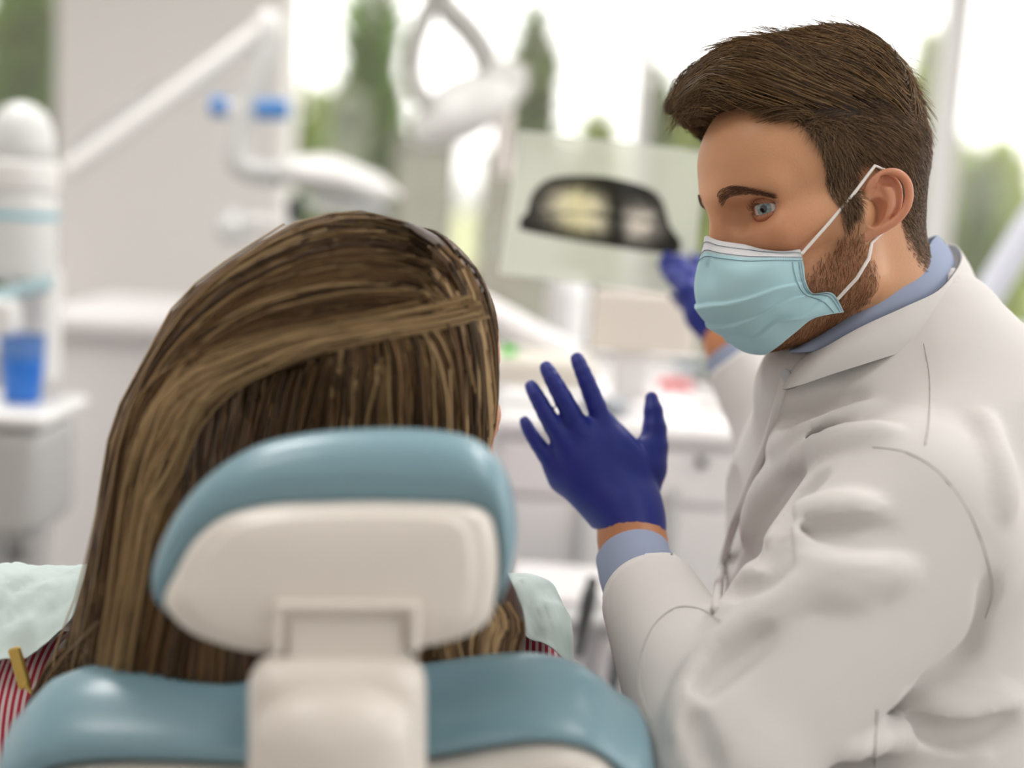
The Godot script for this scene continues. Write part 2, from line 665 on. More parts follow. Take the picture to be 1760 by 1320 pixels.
# ---------------------------------------------------------------- outside the windows
func tree(px: float, top_py: float, z: float, width: float, base_y: float, label: String, tone: Color, seed_n: int, leaf_size := 0.09) -> void:
	var top := at_z(px, top_py, z)
	var foot := Vector3(top.x, -0.3, z)
	var o := thing("conifer_tree", label, "tree", foot, "trees beyond the windows")
	rng.seed = seed_n
	var hgt := top.y - foot.y
	part("trunk", Geo.new().tube([Vector3(0, 0, 0), Vector3(0.02, hgt * 0.5, 0), Vector3(0, hgt * 0.93, 0)], [0.07, 0.05, 0.01], 8).mesh(), mat("bark", rgb(92, 74, 56), 0.9), o)
	var g := Geo.new()
	var wood := lin(84, 66, 44)
	for i in 5200:
		var t := sqrt(rng.randf())               # 0 at the tip
		var y := lerpf(hgt, base_y + 0.3, t)
		var lump := 1.0 + 0.28 * sin(y * 7.0 + seed_n) * sin(y * 3.1 + rng.randf() * 0.8)
		var an := rng.randf() * TAU
		var r: float = width * (0.12 + 0.88 * pow(t, 0.75)) * lump * sqrt(lerpf(0.25, 1.0, rng.randf()))
		var p := Vector3(cos(an) * r, y, sin(an) * r)
		var out := Vector3(cos(an), 0.9 + rng.randf() * 0.6, sin(an)).normalized()
		var side := out.cross(Vector3(rng.randf() - 0.5, rng.randf() - 0.5, rng.randf() - 0.5)).normalized()
		var s := leaf_size * lerpf(0.6, 1.3, rng.randf())
		var c := tone * lerpf(0.55, 1.35, rng.randf())
		g.col = (c if rng.randf() > 0.12 else wood)
		g.col.a = 1.0
		var b := g.v.size()
		var nn := side.cross(out)
		g.vert(p - side * s * 0.35, nn); g.vert(p + out * s, nn); g.vert(p + side * s * 0.35, nn); g.vert(p - out * s * 0.5, nn)
		g.tri(b, b + 1, b + 2); g.tri(b, b + 2, b + 3)
	var m := vmat("foliage", 0.75)
	m.backlight_enabled = true
	m.backlight = Color(0.5, 0.5, 0.4)
	m.metallic_specular = 0.15
	var crown := part("crown", g.mesh(), m, o)
	crown.set_meta("kind", "stuff")

func outside() -> void:
	var lawn := mat("lawn", rgb(168, 172, 128), 0.95)
	lawn.uv1_triplanar = true
	lawn.uv1_world_triplanar = true
	lawn.albedo_texture = grain(0.06, 11, 0.7, 1.0)
	structure("ground", slab(Vector3(-40, -0.5, -70), Vector3(40, -0.3, WALL_Z - 0.2)), lawn)
	tree(646, -70, -8.9, 0.46, 0.0, "tall vivid green conifer left of the hanging lamp", Color(0.085, 0.16, 0.018), 21)
	tree(925, 0, -10.5, 0.42, 0.0, "grey-green conifer behind the lamp head", Color(0.12, 0.17, 0.06), 22)
	tree(46, -60, -8.0, 0.44, 0.0, "dark green conifer in the window at the far left", Color(0.085, 0.15, 0.022), 23, 0.13)
	tree(1140, 105, -11.5, 0.30, 0.0, "slim conifer behind the window frame beside the dentist's hair", Color(0.12, 0.17, 0.06), 24)
	tree(500, 105, -10.2, 0.14, 0.0, "thin conifer at the edge of the white pillar", Color(0.085, 0.15, 0.022), 25)
	tree(1692, 262, -10.0, 0.22, 0.0, "grey-green conifer in the window right of the dentist's neck", Color(0.12, 0.17, 0.06), 26)
	var pale := [[556, 150, -15.0, 0.55, "sunlit yellow-green tree between the pillar and the tall conifer"], [1030, 190, -17.0, 0.6, "sunlit yellow-green tree above the film"], [1225, 120, -15.5, 0.6, "sunlit yellow-green tree behind the dentist's forehead"], [1612, 40, -16.0, 0.7, "sunlit yellow-green tree behind the right window frame"], [1730, 240, -14.0, 0.5, "sunlit yellow-green tree at the right edge"]]
	for i in pale.size():
		tree(pale[i][0], pale[i][1], pale[i][2], pale[i][3], 0.0, pale[i][4], Color(0.26, 0.33, 0.07), 40 + i, 0.16)
	# grey posts and a low wall in the garden, a pale shrub at the tall conifer's foot
	var grey := mat("render_grey", rgb(108, 108, 101), 0.85)
	grey.uv1_triplanar = true
	grey.uv1_world_triplanar = true
	grey.albedo_texture = grain(0.03, 8, 0.85, 1.0)
	var post_at := [[738.0, 236.0, 0.30, "grey rendered gate post outside below the lamp head"], [906.0, 262.0, 0.46, "wide grey rendered post outside behind the film"]]
	for p in post_at:
		var t := at_z(p[0], p[1], -7.0)
		var o := thing("garden_post", p[3], "post", Vector3(t.x, -0.3, -7.0), "grey garden posts")
		part("shaft", Geo.new().rbox(Vector3(p[2], t.y + 0.3 - 0.04, 0.3), 0.01, Transform3D(Basis(), Vector3(0, (t.y + 0.26) / 2, 0))).mesh(), grey, o)
		part("coping", Geo.new().rbox(Vector3(p[2] + 0.03, 0.04, 0.34), 0.01, Transform3D(Basis(), Vector3(0, t.y + 0.28, 0))).mesh(), grey, o)
	var lw := at_z(800, 470, -7.5)
	var w := thing("garden_wall", "low grey garden wall outside behind the grey posts", "wall", Vector3(1.0, -0.3, -7.6))
	part("wall_body", Geo.new().rbox(Vector3(3.2, lw.y + 0.3 - 0.05, 0.2), 0.01, Transform3D(Basis(), Vector3(0, (lw.y + 0.25) / 2, 0))).mesh(), grey, w)
	part("coping", Geo.new().rbox(Vector3(3.24, 0.05, 0.26), 0.012, Transform3D(Basis(), Vector3(0, lw.y + 0.275, 0))).mesh(), grey, w)
	var sp := at_z(598, 165, -8.1)
	var shrub := thing("garden_shrub", "silvery shrub at the foot of the tall green conifer", "shrub", Vector3(sp.x, -0.3, -8.1))
	var g := Geo.new()
	rng.seed = 5
	for i in 2600:
		var y := rng.randf() * (sp.y + 0.3)
		var an := rng.randf() * TAU
		var r := 0.16 * sqrt(rng.randf()) * (1.1 - 0.5 * y / (sp.y + 0.3))
		var p := Vector3(cos(an) * r, y, sin(an) * r)
		var d := Vector3(rng.randf() - 0.5, rng.randf(), rng.randf() - 0.5).normalized() * 0.06
		var sd := d.cross(Vector3(rng.randf() - 0.5, 0.3, rng.randf() - 0.5)).normalized() * 0.025
		g.col = Color(0.26, 0.29, 0.22) * lerpf(0.5, 1.2, rng.randf())
		g.col.a = 1
		var b := g.v.size()
		var nn := sd.cross(d).normalized()
		g.vert(p - sd, nn); g.vert(p + d, nn); g.vert(p + sd, nn)
		g.tri(b, b + 1, b + 2)
	part("leafage", g.mesh(), vmat("foliage"), shrub).set_meta("kind", "stuff")
	part("stem", Geo.new().tube([Vector3.ZERO, Vector3(0, sp.y * 0.8, 0)], [0.03, 0.012], 8).mesh(), mat("bark", rgb(92, 74, 56), 0.9), shrub)

# ---------------------------------------------------------------- dental equipment behind the people
func operating_lights() -> void:
	var white := mat("lamp_white", rgb(204, 203, 200), 0.4)
	var grey := mat("lamp_grey", rgb(166, 165, 160), 0.45)
	var clear := mat("lamp_lens", rgb(214, 216, 218), 0.12)
	# the lamp with the looped yoke, hanging in the middle
	var d := 2.55
	var o := thing("operating_lamp", "white operating lamp with a looped yoke hanging before the middle window", "lamp", at(830, 160, d))
	var at0 := o.position
	var loc := func(px: float, py: float, dd: float) -> Vector3: return at(px, py, dd) - at0
	part("yoke", Geo.new().tube(spline([loc.call(752, -10, d), loc.call(775, 22, d), loc.call(805, 52, d), loc.call(830, 88, d), loc.call(842, 125, d)], 20), [0.020, 0.022, 0.023, 0.024, 0.025, 0.026], 14).mesh(), grey, o)
	part("yoke", Geo.new().tube(spline([loc.call(752, -10, d), loc.call(730, 30, d), loc.call(714, 75, d), loc.call(710, 125, d), loc.call(724, 165, d - 0.02), loc.call(752, 196, d - 0.03)], 20), [0.020, 0.019], 14).mesh(), grey, o)
	part("arm", Geo.new().tube(spline([loc.call(752, -10, d), loc.call(748, -120, d), loc.call(735, -300, d + 0.1), loc.call(700, -560, d + 0.2)], 14), [0.03, 0.024], 14).mesh(), white, o)
	# housing: an ellipse seen from below and behind
	var hb := cam_basis * Basis(Vector3.BACK, deg_to_rad(28)) * Basis(Vector3.RIGHT, deg_to_rad(38))
	var head := part("lamp_head", Geo.new().lathe([[0.004, 0.085], [0.03, 0.083], [0.07, 0.07], [0.105, 0.035], [0.112, 0.0], [0.105, -0.022], [0.09, -0.028]], Transform3D(Basis(hb.x * 1.02, hb.y * 0.62, hb.z * 0.8), loc.call(800, 190, d)), 32).mesh(), white, o)
	part("lens", Geo.new().lathe([[0.004, -0.033], [0.09, -0.0285], [0.09, -0.02]], Transform3D(Basis(hb.x * 1.02, hb.y * 0.62, hb.z * 0.8), loc.call(800, 190, d)), 32).mesh(), clear, head)
	part("socket", Geo.new().rbox(Vector3(0.085, 0.078, 0.07), 0.03, Transform3D(cam_basis * Basis(Vector3.BACK, -0.2), loc.call(868, 140, d)), 5).mesh(), white, o)
	part("handle", Geo.new().tube([loc.call(868, 160, d), loc.call(865, 230, d), loc.call(860, 300, d)], [0.019, 0.017, 0.019], 14).mesh(), mat("handle_cream", rgb(226, 218, 212), 0.4), o)

	# the lamp on the long slanting arm in front of the pillar
	white = mat("white_plastic", rgb(236, 235, 232), 0.35)
	grey = mat("light_grey_plastic", rgb(196, 197, 196), 0.4)
	d = 2.5
	at0 = at(440, 180, d)
	loc = func(px: float, py: float, dd: float) -> Vector3: return at(px, py, dd) - at0
	var q := thing("operating_lamp", "white operating lamp with blue grips on a long slanting arm before the pillar", "lamp", at0)
	part("arm", Geo.new().tube([loc.call(118, 296, d), loc.call(290, 172, d), loc.call(462, 44, d)], [0.021, 0.02], 14).mesh(), white, q)
	part("spring_rod", Geo.new().tube([loc.call(112, 262, d + 0.02), loc.call(270, 146, d + 0.02)], [0.007], 10).mesh(), mat("chrome", rgb(225, 226, 228), 0.18, 0.9), q)
	part("elbow_joint", Geo.new().ball(loc.call(462, 46, d), Vector3(0.026, 0.034, 0.026)).mesh(), white, q)
	part("down_tube", Geo.new().tube(spline([loc.call(465, 60, d), loc.call(450, 120, d), loc.call(425, 190, d), loc.call(408, 260, d), loc.call(425, 292, d), loc.call(490, 300, d)], 20), [0.02, 0.019, 0.022], 12).mesh(), grey, q)
	var cross := part("crossbar", Geo.new().tube([loc.call(360, 184, d), loc.call(498, 190, d)], [0.012], 10).mesh(), white, q)
	part("grip", Geo.new().tube([loc.call(362, 183, d), loc.call(366, 183, d), loc.call(388, 184, d), loc.call(392, 184, d)], [0.012, 0.019, 0.019, 0.014], 14).mesh(), mat("grip_blue", rgb(62, 128, 196), 0.4), cross, "blue grip")
	part("grip", Geo.new().tube([loc.call(436, 187, d), loc.call(440, 187, d), loc.call(490, 189, d), loc.call(498, 189, d)], [0.012, 0.0195, 0.0185, 0.012], 14).mesh(), mat("grip_blue", rgb(62, 128, 196), 0.4), cross, "blue grip")
	# boat-shaped head
	var rings := []
	for i in 13:
		var t := i / 12.0
		var c: Vector3 = loc.call(lerpf(470, 690, t), lerpf(296, 336, t), d)
		var hgt: float = spline1([[0.0, 0.006], [0.12, 0.036], [0.45, 0.05], [0.8, 0.036], [1.0, 0.005]], t)
		var dep: float = spline1([[0.0, 0.01], [0.2, 0.07], [0.6, 0.085], [1.0, 0.012]], t)
		var ring := PackedVector3Array()
		for k in 20:
			var an := TAU * k / 20
			var yy := sin(an)
			ring.push_back(c + cam_basis * Vector3(0, (yy if yy > 0 else yy * 0.55) * hgt, cos(an) * dep))
		rings.push_back(ring)
	part("lamp_head", Geo.new().loft(rings).mesh(), white, q)
	part("lens", Geo.new().rbox(Vector3(0.15, 0.012, 0.10), 0.005, Transform3D(cam_basis * Basis(Vector3.BACK, -0.12), loc.call(595, 358, d))).mesh(), clear, q)
	part("hinge", Geo.new().rbox(Vector3(0.03, 0.05, 0.04), 0.01, Transform3D(cam_basis, loc.call(508, 362, d))).mesh(), mat("dark_grey", rgb(70, 76, 76), 0.5), q)
	part("reflector", Geo.new().lathe([[0.004, 0.012], [0.028, 0.01], [0.036, 0.0], [0.03, -0.012], [0.004, -0.014]], Transform3D(cam_basis * Basis(Vector3.RIGHT, 1.2), loc.call(403, 388, d)), 22).mesh(), grey, q)
	part("lower_arm", Geo.new().tube(spline([loc.call(425, 380, d), loc.call(470, 385, d), loc.call(530, 415, d), loc.call(600, 470, d)], 12), [0.013], 10).mesh(), white, q)

func right_edge_lamp() -> void:
	# part of a third lamp, cut by the right edge of the frame
	var pale := mat("lamp_lavender", rgb(206, 208, 220), 0.35)
	var d := 2.3
	var at0 := at(1760, 500, d)
	var o := thing("operating_lamp", "pale lamp arm with a round joint behind the man's shoulder", "lamp", at0)
	part("arm", Geo.new().tube([at(1830, 300, d) - at0, at(1768, 392, d) - at0, at(1700, 505, d) - at0, at(1640, 610, d) - at0], [0.026], 14).mesh(), pale, o)
	part("joint", Geo.new().lathe([[0.001, 0.02], [0.022, 0.02], [0.034, 0.012], [0.036, 0.0], [0.034, -0.012], [0.001, -0.02]], Transform3D(cam_basis * Basis(Vector3.RIGHT, PI / 2), at(1757, 592, d - 0.03) - at0), 26).mesh(), pale, o)
	part("cap", Geo.new().lathe([[0.001, 0.03], [0.018, 0.028], [0.02, 0.02]], Transform3D(cam_basis * Basis(Vector3.RIGHT, PI / 2), at(1757, 592, d - 0.03) - at0), 22).mesh(), mat("white_plastic", rgb(236, 235, 232), 0.35), o)
	part("post", Geo.new().tube([at(1830, 300, d) - at0, Vector3((at(1830, 300, d) - at0).x, 2.7 - at0.y, (at(1830, 300, d) - at0).z)], [0.03], 14).mesh(), pale, o)

func water_unit() -> void:
	var white := mat("white_plastic", rgb(236, 235, 232), 0.35)
	var milky := mat("milky_plastic", rgb(226, 228, 226), 0.25)
	var d := 2.0
	var o := thing("cuspidor_unit", "white spittoon unit with a domed bottle at the left edge", "dental unit", Vector3(at(20, 700, d).x, 0, at(20, 700, d).z))
	var at0 := o.position
	var s := d / FOCAL
	var loc := func(px: float, py: float, dd: float) -> Vector3: return at(px, py, dd) - at0
	var up := Basis()
	# domed bottle
	var bc: Vector3 = loc.call(38, 280, d)
	var bottle := part("bottle", Geo.new().lathe([[0.046, -0.0], [0.046, 0.028], [0.044, 0.050], [0.037, 0.070], [0.025, 0.083], [0.010, 0.089], [0.001, 0.090]], Transform3D(up, bc), 28).mesh(), milky, o)
	part("collar", Geo.new().lathe([[0.001, 0.006], [0.049, 0.006], [0.054, 0.0], [0.055, -0.035], [0.05, -0.042], [0.001, -0.043]], Transform3D(up, bc + Vector3(0, -0.002, 0)), 28).mesh(), white, bottle)
	part("tank", Geo.new().lathe([[0.001, -0.04], [0.05, -0.04], [0.053, -0.06], [0.052, -0.16], [0.048, -0.175], [0.001, -0.176]], Transform3D(up, bc), 28).mesh(), milky, o)
	part("band", Geo.new().lathe([[0.04, -0.073], [0.0538, -0.073], [0.0538, -0.081], [0.04, -0.081]], Transform3D(up, bc), 28).mesh(), mat("band_cyan", rgb(126, 200, 220), 0.4), o, "cyan band")
	part("column", Geo.new().rbox(Vector3(0.075, 0.19, 0.075), 0.02, Transform3D(up, loc.call(58, 560, d + 0.09))).mesh(), white, o)
	part("spout", Geo.new().tube(spline([loc.call(90, 488, d), loc.call(50, 494, d - 0.01), loc.call(5, 508, d - 0.02), loc.call(-40, 520, d - 0.03)], 12), [0.011], 10).mesh(), mat("spout_cyan", rgb(190, 220, 226), 0.2), o)
	part("cup_filler", Geo.new().rbox(Vector3(0.05, 0.055, 0.05), 0.012, Transform3D(up, loc.call(2, 545, d - 0.02))).mesh(), white, o)
	var ty: float = loc.call(30, 690, d).y
	part("cup_tray", Geo.new().rbox(Vector3(0.24, 0.022, 0.2), 0.01, Transform3D(up, Vector3(loc.call(-20, 690, d).x, ty - 0.011, 0))).mesh(), white, o)
	part("body", Geo.new().rbox(Vector3(0.22, 0.17, 0.19), 0.03, Transform3D(up, Vector3(loc.call(-24, 690, d).x, ty - 0.107, 0))).mesh(), mat("unit_grey", rgb(190, 189, 186), 0.45), o)
	part("post", Geo.new().lathe([[0.05, 0.02], [0.05, ty - 0.19]], Transform3D(up, Vector3(-0.06, 0, 0)), 20).mesh(), mat("unit_grey", rgb(190, 189, 186), 0.45), o)
	part("foot_plate", Geo.new().rbox(Vector3(0.3, 0.03, 0.3), 0.012, Transform3D(up, Vector3(-0.06, 0.015, 0))).mesh(), white, o)
	# the blue drinking cup
	var cp := Vector3(at(38, 690, d).x, ty + 0.001, at(38, 690, d).z)
	var cup := thing("drinking_cup", "blue plastic drinking cup on the spittoon unit", "cup", cp)
	var cb := mat("cup_blue_clear", Color(0.42, 0.60, 0.86, 0.65), 0.3)
	cb.transparency = BaseMaterial3D.TRANSPARENCY_ALPHA
	var hh := 112.0 * s
	part("wall", Geo.new().lathe([[0.0260, 0.0], [0.034, hh], [0.0345, hh + 0.001], [0.0330, hh + 0.001], [0.0250, 0.002]], Transform3D(), 28).mesh(), cb, cup)
	part("lower_wall", Geo.new().lathe([[0.001, 0.001], [0.0262, 0.0], [0.0320, 0.066], [0.0305, 0.067], [0.001, 0.067]], Transform3D(), 28).mesh(), mat("cup_blue", rgb(44, 120, 214), 0.3), cup, "solid blue lower part of the cup")

func cabinets() -> void:
	var white := mat("white_lacquer", rgb(236, 233, 233), 0.28)
	# white rounded cabinet before the pillar
	var d := 2.75
	var a := at(91, 535, d)
	var o := thing("side_cabinet", "white cabinet with a rounded top in front of the pillar", "cabinet", Vector3(a.x + 0.30, 0, a.z - 0.15))
	var top := a.y + 0.015
	part("carcass", Geo.new().rbox(Vector3(0.60, top - 0.05 - 0.06, 0.34), 0.012, Transform3D(Basis(), Vector3(0, (top - 0.05) / 2 + 0.03, 0))).mesh(), white, o)
	part("worktop", Geo.new().rbox(Vector3(0.64, 0.062, 0.40), 0.03, Transform3D(Basis(), Vector3(0.015, top - 0.031, 0.01)), 6).mesh(), white, o)
	part("plinth", Geo.new().rbox(Vector3(0.56, 0.07, 0.30), 0.005, Transform3D(Basis(), Vector3(0, 0.035, 0))).mesh(), mat("dark_grey", rgb(70, 76, 76), 0.5), o)
	part("door", Geo.new().rbox(Vector3(0.585, top - 0.16, 0.016), 0.005, Transform3D(Basis(), Vector3(0, (top - 0.16) / 2 + 0.075, 0.178))).mesh(), white, o)
	# grey cupboard by the left wall
	var c := at_z(20, 905, -3.9)
	var k := thing("low_cupboard", "low grey cupboard under the left window", "cupboard", Vector3(c.x - 0.30, 0, -4.22))
	part("carcass", Geo.new().rbox(Vector3(0.62, 0.60, 0.5), 0.01, Transform3D(Basis(), Vector3(0, 0.36, 0))).mesh(), mat("cupboard_grey", rgb(186, 185, 182), 0.5), k)
	part("worktop", Geo.new().rbox(Vector3(0.66, 0.03, 0.54), 0.01, Transform3D(Basis(), Vector3(0, 0.675, 0))).mesh(), white, k)
	part("plinth", Geo.new().rbox(Vector3(0.58, 0.06, 0.44), 0.005, Transform3D(Basis(), Vector3(0, 0.03, 0))).mesh(), mat("dark_grey", rgb(70, 76, 76), 0.5), k)
	# a dark stool between the cupboard and the white cabinet
	var b := at(66, 935, 3.25)
	var st := thing("operator_stool", "black operator stool half hidden beside the white cabinet", "stool", Vector3(b.x, 0, b.z))
	var black := mat("black_vinyl", rgb(38, 36, 36), 0.45)
	part("seat", Geo.new().lathe([[0.001, 0.52], [0.15, 0.52], [0.17, 0.50], [0.17, 0.47], [0.15, 0.45], [0.001, 0.45]], Transform3D(), 24).mesh(), black, st)
	part("backrest", Geo.new().rbox(Vector3(0.07, 0.16, 0.03), 0.014, Transform3D(Basis(), Vector3(0.0, 0.64, 0.15))).mesh(), black, st)
	part("back_stem", Geo.new().tube([Vector3(0, 0.46, 0.12), Vector3(0, 0.64, 0.155)], [0.012], 8).mesh(), black, st)
	part("column", Geo.new().lathe([[0.028, 0.06], [0.024, 0.45]], Transform3D(), 14).mesh(), mat("chrome", rgb(225, 226, 228), 0.18, 0.9), st)
	for i in 5:
		var an := TAU * i / 5
		var lg := part("leg", Geo.new().tube([Vector3(0, 0.09, 0), Vector3(cos(an) * 0.22, 0.065, sin(an) * 0.22)], [0.02, 0.015], 8).mesh(), black, st)
		part("caster", Geo.new().ball(Vector3(cos(an) * 0.22, 0.027, sin(an) * 0.22), Vector3(0.02, 0.027, 0.027), Basis(), 8, 12).mesh(), black, lg)

func delivery_cart() -> void:
	var white := mat("white_lacquer", rgb(236, 233, 233), 0.28)
	var grey := mat("light_grey_plastic", rgb(196, 197, 196), 0.4)
	var chrome := mat("chrome", rgb(225, 226, 228), 0.18, 0.9)
	var d := 2.0
	var fr := at(1300, 741, d)                 # right front corner of the top
	var zf := fr.z
	var top := fr.y
	var w := 0.40
	var o := thing("delivery_cart", "white dental cart with drawers behind the raised glove", "cart", Vector3(fr.x - w / 2, 0, zf - 0.26))
	var lx := func(px: float, py: float) -> Vector3: return at_z(px, py, zf + 0.008) - o.position
	part("carcass", Geo.new().rbox(Vector3(w - 0.02, top - 0.13, 0.48), 0.012, Transform3D(Basis(), Vector3(0, (top - 0.03 + 0.10) / 2, 0))).mesh(), white, o)
	part("worktop", Geo.new().rbox(Vector3(w + 0.01, 0.03, 0.53), 0.013, Transform3D(Basis(), Vector3(0, top - 0.015, 0)), 5).mesh(), white, o)
	part("rim", Geo.new().tube([Vector3(-w / 2 + 0.01, top + 0.008, 0.24), Vector3(-w / 2 + 0.01, top + 0.008, -0.24), Vector3(w / 2 - 0.01, top + 0.008, -0.24), Vector3(w / 2 - 0.01, top + 0.008, 0.24)], [0.009], 10).mesh(), white, o)
	var y0: float = lx.call(1100, 770).y
	var y1: float = lx.call(1100, 868).y
	var y2: float = lx.call(1100, 985).y
	var dr := part("drawer", Geo.new().rbox(Vector3(w - 0.04, y0 - y1 - 0.006, 0.018), 0.006, Transform3D(Basis(), Vector3(0, (y0 + y1) / 2, 0.248))).mesh(), white, o)
	var lk: Vector3 = lx.call(1207, 797)
	part("lock", Geo.new().lathe([[0.001, 0.0], [0.008, 0.0], [0.008, 0.01], [0.001, 0.011]], Transform3D(Basis(Vector3.RIGHT, PI / 2), Vector3(lk.x, lk.y, 0.256)), 14).mesh(), mat("dark_grey", rgb(70, 76, 76), 0.5), dr, "dark keyhole")
	for s in 2:
		var dx := -w / 4 + s * w / 2
		var dd := part("door", Geo.new().rbox(Vector3(w / 2 - 0.025, y1 - 0.15, 0.018), 0.006, Transform3D(Basis(), Vector3(dx, (y1 + 0.14) / 2, 0.248))).mesh(), white, o)
		var hp: Vector3 = lx.call(1157, 880) if s == 1 else lx.call(1000, 905)
		part("handle", Geo.new().rbox(Vector3(0.014, 0.11, 0.014), 0.005, Transform3D(Basis(), Vector3(hp.x, hp.y - 0.02, 0.266))).mesh(), grey, dd)
	for s in 4:
		var wx := (w / 2 - 0.05) * (1 if s % 2 else -1)
		var wz := 0.19 * (1 if s < 2 else -1)
		part("caster", Geo.new().lathe([[0.001, -0.012], [0.04, -0.012], [0.045, 0.0], [0.04, 0.012], [0.001, 0.012]], Transform3D(Basis(Vector3.BACK, PI / 2), Vector3(wx, 0.045, wz)), 16).mesh(), mat("dark_grey", rgb(70, 76, 76), 0.5), o)
		part("caster_stem", Geo.new().tube([Vector3(wx, 0.05, wz), Vector3(wx, 0.115, wz)], [0.009], 8).mesh(), chrome, o)

	# things on its top
	var on := func(px: float, py: float) -> Vector3:
		var r := (at(px, py, 1.0) - EYE)
		return EYE + r * ((top - EYE.y) / r.y)
	var p: Vector3 = on.call(1195, 650)
	var box := thing("instrument_box", "flat blue-grey instrument box on the cart below the white screen", "box", p)
	part("base", Geo.new().rbox(Vector3(0.075, 0.02, 0.07), 0.005, Transform3D(Basis(), Vector3(0, 0.01, 0))).mesh(), mat("box_blue_grey", rgb(126, 140, 156), 0.4), box)
	part("lid", Geo.new().rbox(Vector3(0.078, 0.009, 0.073), 0.004, Transform3D(Basis(), Vector3(0, 0.0245, 0))).mesh(), mat("box_lid", rgb(104, 120, 138), 0.35), box)
	var reds := [[1160.0, 672.0, rgb(226, 84, 92), "red dental impression tray right of the screen foot"], [1088.0, 690.0, rgb(222, 146, 150), "pale pink dental impression tray left of the screen foot"]]
	for r in reds:
		p = on.call(r[0], r[1])
		var tr := thing("impression_tray", r[3], "tray", p, "impression trays on the cart")
		var pts := []
		for i in 13:
			var an := PI * i / 12.0
			pts.push_back(Vector3(cos(an) * 0.024, 0.008, -sin(an) * 0.032))
		part("bow", Geo.new().tube(pts, [0.008], 10).mesh(), mat("tray_%d" % int(r[0]), r[2], 0.4), tr)
		part("handle", Geo.new().rbox(Vector3(0.012, 0.006, 0.04), 0.002, Transform3D(Basis(), Vector3(0, 0.008, -0.05))).mesh(), mat("tray_%d" % int(r[0]), r[2], 0.4), tr)
	p = on.call(1036, 712)
	var dish := thing("steel_dish", "small grey steel dish on the cart behind the fingertips", "dish", p + Vector3(0, 0.001, 0))
	part("bowl", Geo.new().lathe([[0.001, 0.0], [0.03, 0.0], [0.042, 0.018], [0.044, 0.02], [0.042, 0.021], [0.029, 0.003], [0.001, 0.003]], Transform3D(), 24).mesh(), mat("steel_dull", rgb(170, 176, 182), 0.35, 0.5), dish)
	p = on.call(1250, 662)
	var tub := thing("glove_carton", "dark green-grey carton at the back of the cart beside the sleeve", "box", p)
	part("carton", Geo.new().rbox(Vector3(0.11, 0.035, 0.06), 0.004, Transform3D(Basis(), Vector3(0, 0.0175, 0))).mesh(), mat("carton_green", rgb(118, 128, 122), 0.6), tub)
	part("flap", Geo.new().rbox(Vector3(0.07, 0.003, 0.03), 0.001, Transform3D(Basis(), Vector3(0, 0.0365, 0))).mesh(), mat("carton_flap", rgb(92, 102, 98), 0.6), tub)
	p = on.call(1250, 702)
	var pad := thing("paper_pad", "white paper pad on the right front of the cart", "paper", p)
	part("sheets", Geo.new().rbox(Vector3(0.10, 0.012, 0.07), 0.002, Transform3D(Basis(Vector3.UP, 0.15), Vector3(0, 0.006, 0))).mesh(), mat("paper_white", rgb(246, 242, 238), 0.7), pad)
	part("cover", Geo.new().rbox(Vector3(0.10, 0.002, 0.018), 0.0008, Transform3D(Basis(Vector3.UP, 0.15), Vector3(0, 0.0132, -0.025))).mesh(), mat("box_lid", rgb(104, 120, 138), 0.35), pad)

	# small white screen seen from behind, on its foot
	var mp := at(1106, 556, 2.12)
	var fy := top
	var mo := thing("control_screen", "white control screen standing on the cart, seen from behind", "screen", Vector3(mp.x, fy + 0.001, mp.z))
	part("housing", Geo.new().rbox(Vector3(0.165, 0.100, 0.022), 0.009, Transform3D(Basis(Vector3.RIGHT, -0.12), Vector3(0, mp.y - fy, 0)), 5).mesh(), mat("housing_cream", rgb(226, 218, 208), 0.4), mo)
	part("neck", Geo.new().rbox(Vector3(0.062, mp.y - fy - 0.02, 0.025), 0.01, Transform3D(Basis(), Vector3(-0.012, (mp.y - fy - 0.02) / 2, -0.012))).mesh(), white, mo)
	part("foot", Geo.new().lathe([[0.001, 0.0], [0.05, 0.0], [0.05, 0.006], [0.035, 0.012], [0.001, 0.014]], Transform3D(Basis(), Vector3(-0.012, 0, -0.012)), 22).mesh(), white, mo)
	# glossy white column behind the film
	var cp := at(975, 530, 2.75)
	var col := thing("unit_column", "glossy white rounded column below the film", "column", Vector3(cp.x, 0, cp.z))
	part("shaft", Geo.new().lathe([[0.045, 0.02], [0.043, cp.y + 0.03], [0.038, cp.y + 0.055], [0.020, cp.y + 0.065], [0.001, cp.y + 0.066]], Transform3D(), 24).mesh(), mat("white_gloss", rgb(244, 243, 244), 0.15), col)
	part("foot", Geo.new().lathe([[0.001, 0.0], [0.16, 0.0], [0.16, 0.02], [0.05, 0.035], [0.001, 0.036]], Transform3D(), 24).mesh(), white, col)

	# slanting delivery arm with a green light
	var arm := thing("delivery_unit", "white slanting delivery unit arm with a small green light", "dental unit", at(880, 570, 2.15))
	var a0 := arm.position
	var ab := (at(1000, 624, 2.12) - at(730, 478, 2.3)).normalized()
	var an_ := Basis(ab, Vector3.UP.cross(ab).cross(ab).normalized() * -1.0, Vector3.ZERO)
	an_.z = an_.x.cross(an_.y).normalized()
	an_.y = an_.z.cross(an_.x).normalized()
	part("beam", Geo.new().rbox(Vector3((at(1000, 624, 2.12) - at(730, 478, 2.3)).length(), 0.045, 0.05), 0.018, Transform3D(an_, (at(1000, 624, 2.12) + at(730, 478, 2.3)) / 2 - a0), 5).mesh(), white, arm)
	part("panel", Geo.new().rbox(Vector3(0.20, 0.05, 0.10), 0.018, Transform3D(Basis(), at(915, 634, 2.1) - a0), 5).mesh(), mat("panel_cream", rgb(232, 226, 214), 0.35), arm)
	var green := mat("green_light", rgb(70, 190, 60), 0.4)
	green.emission_enabled = true
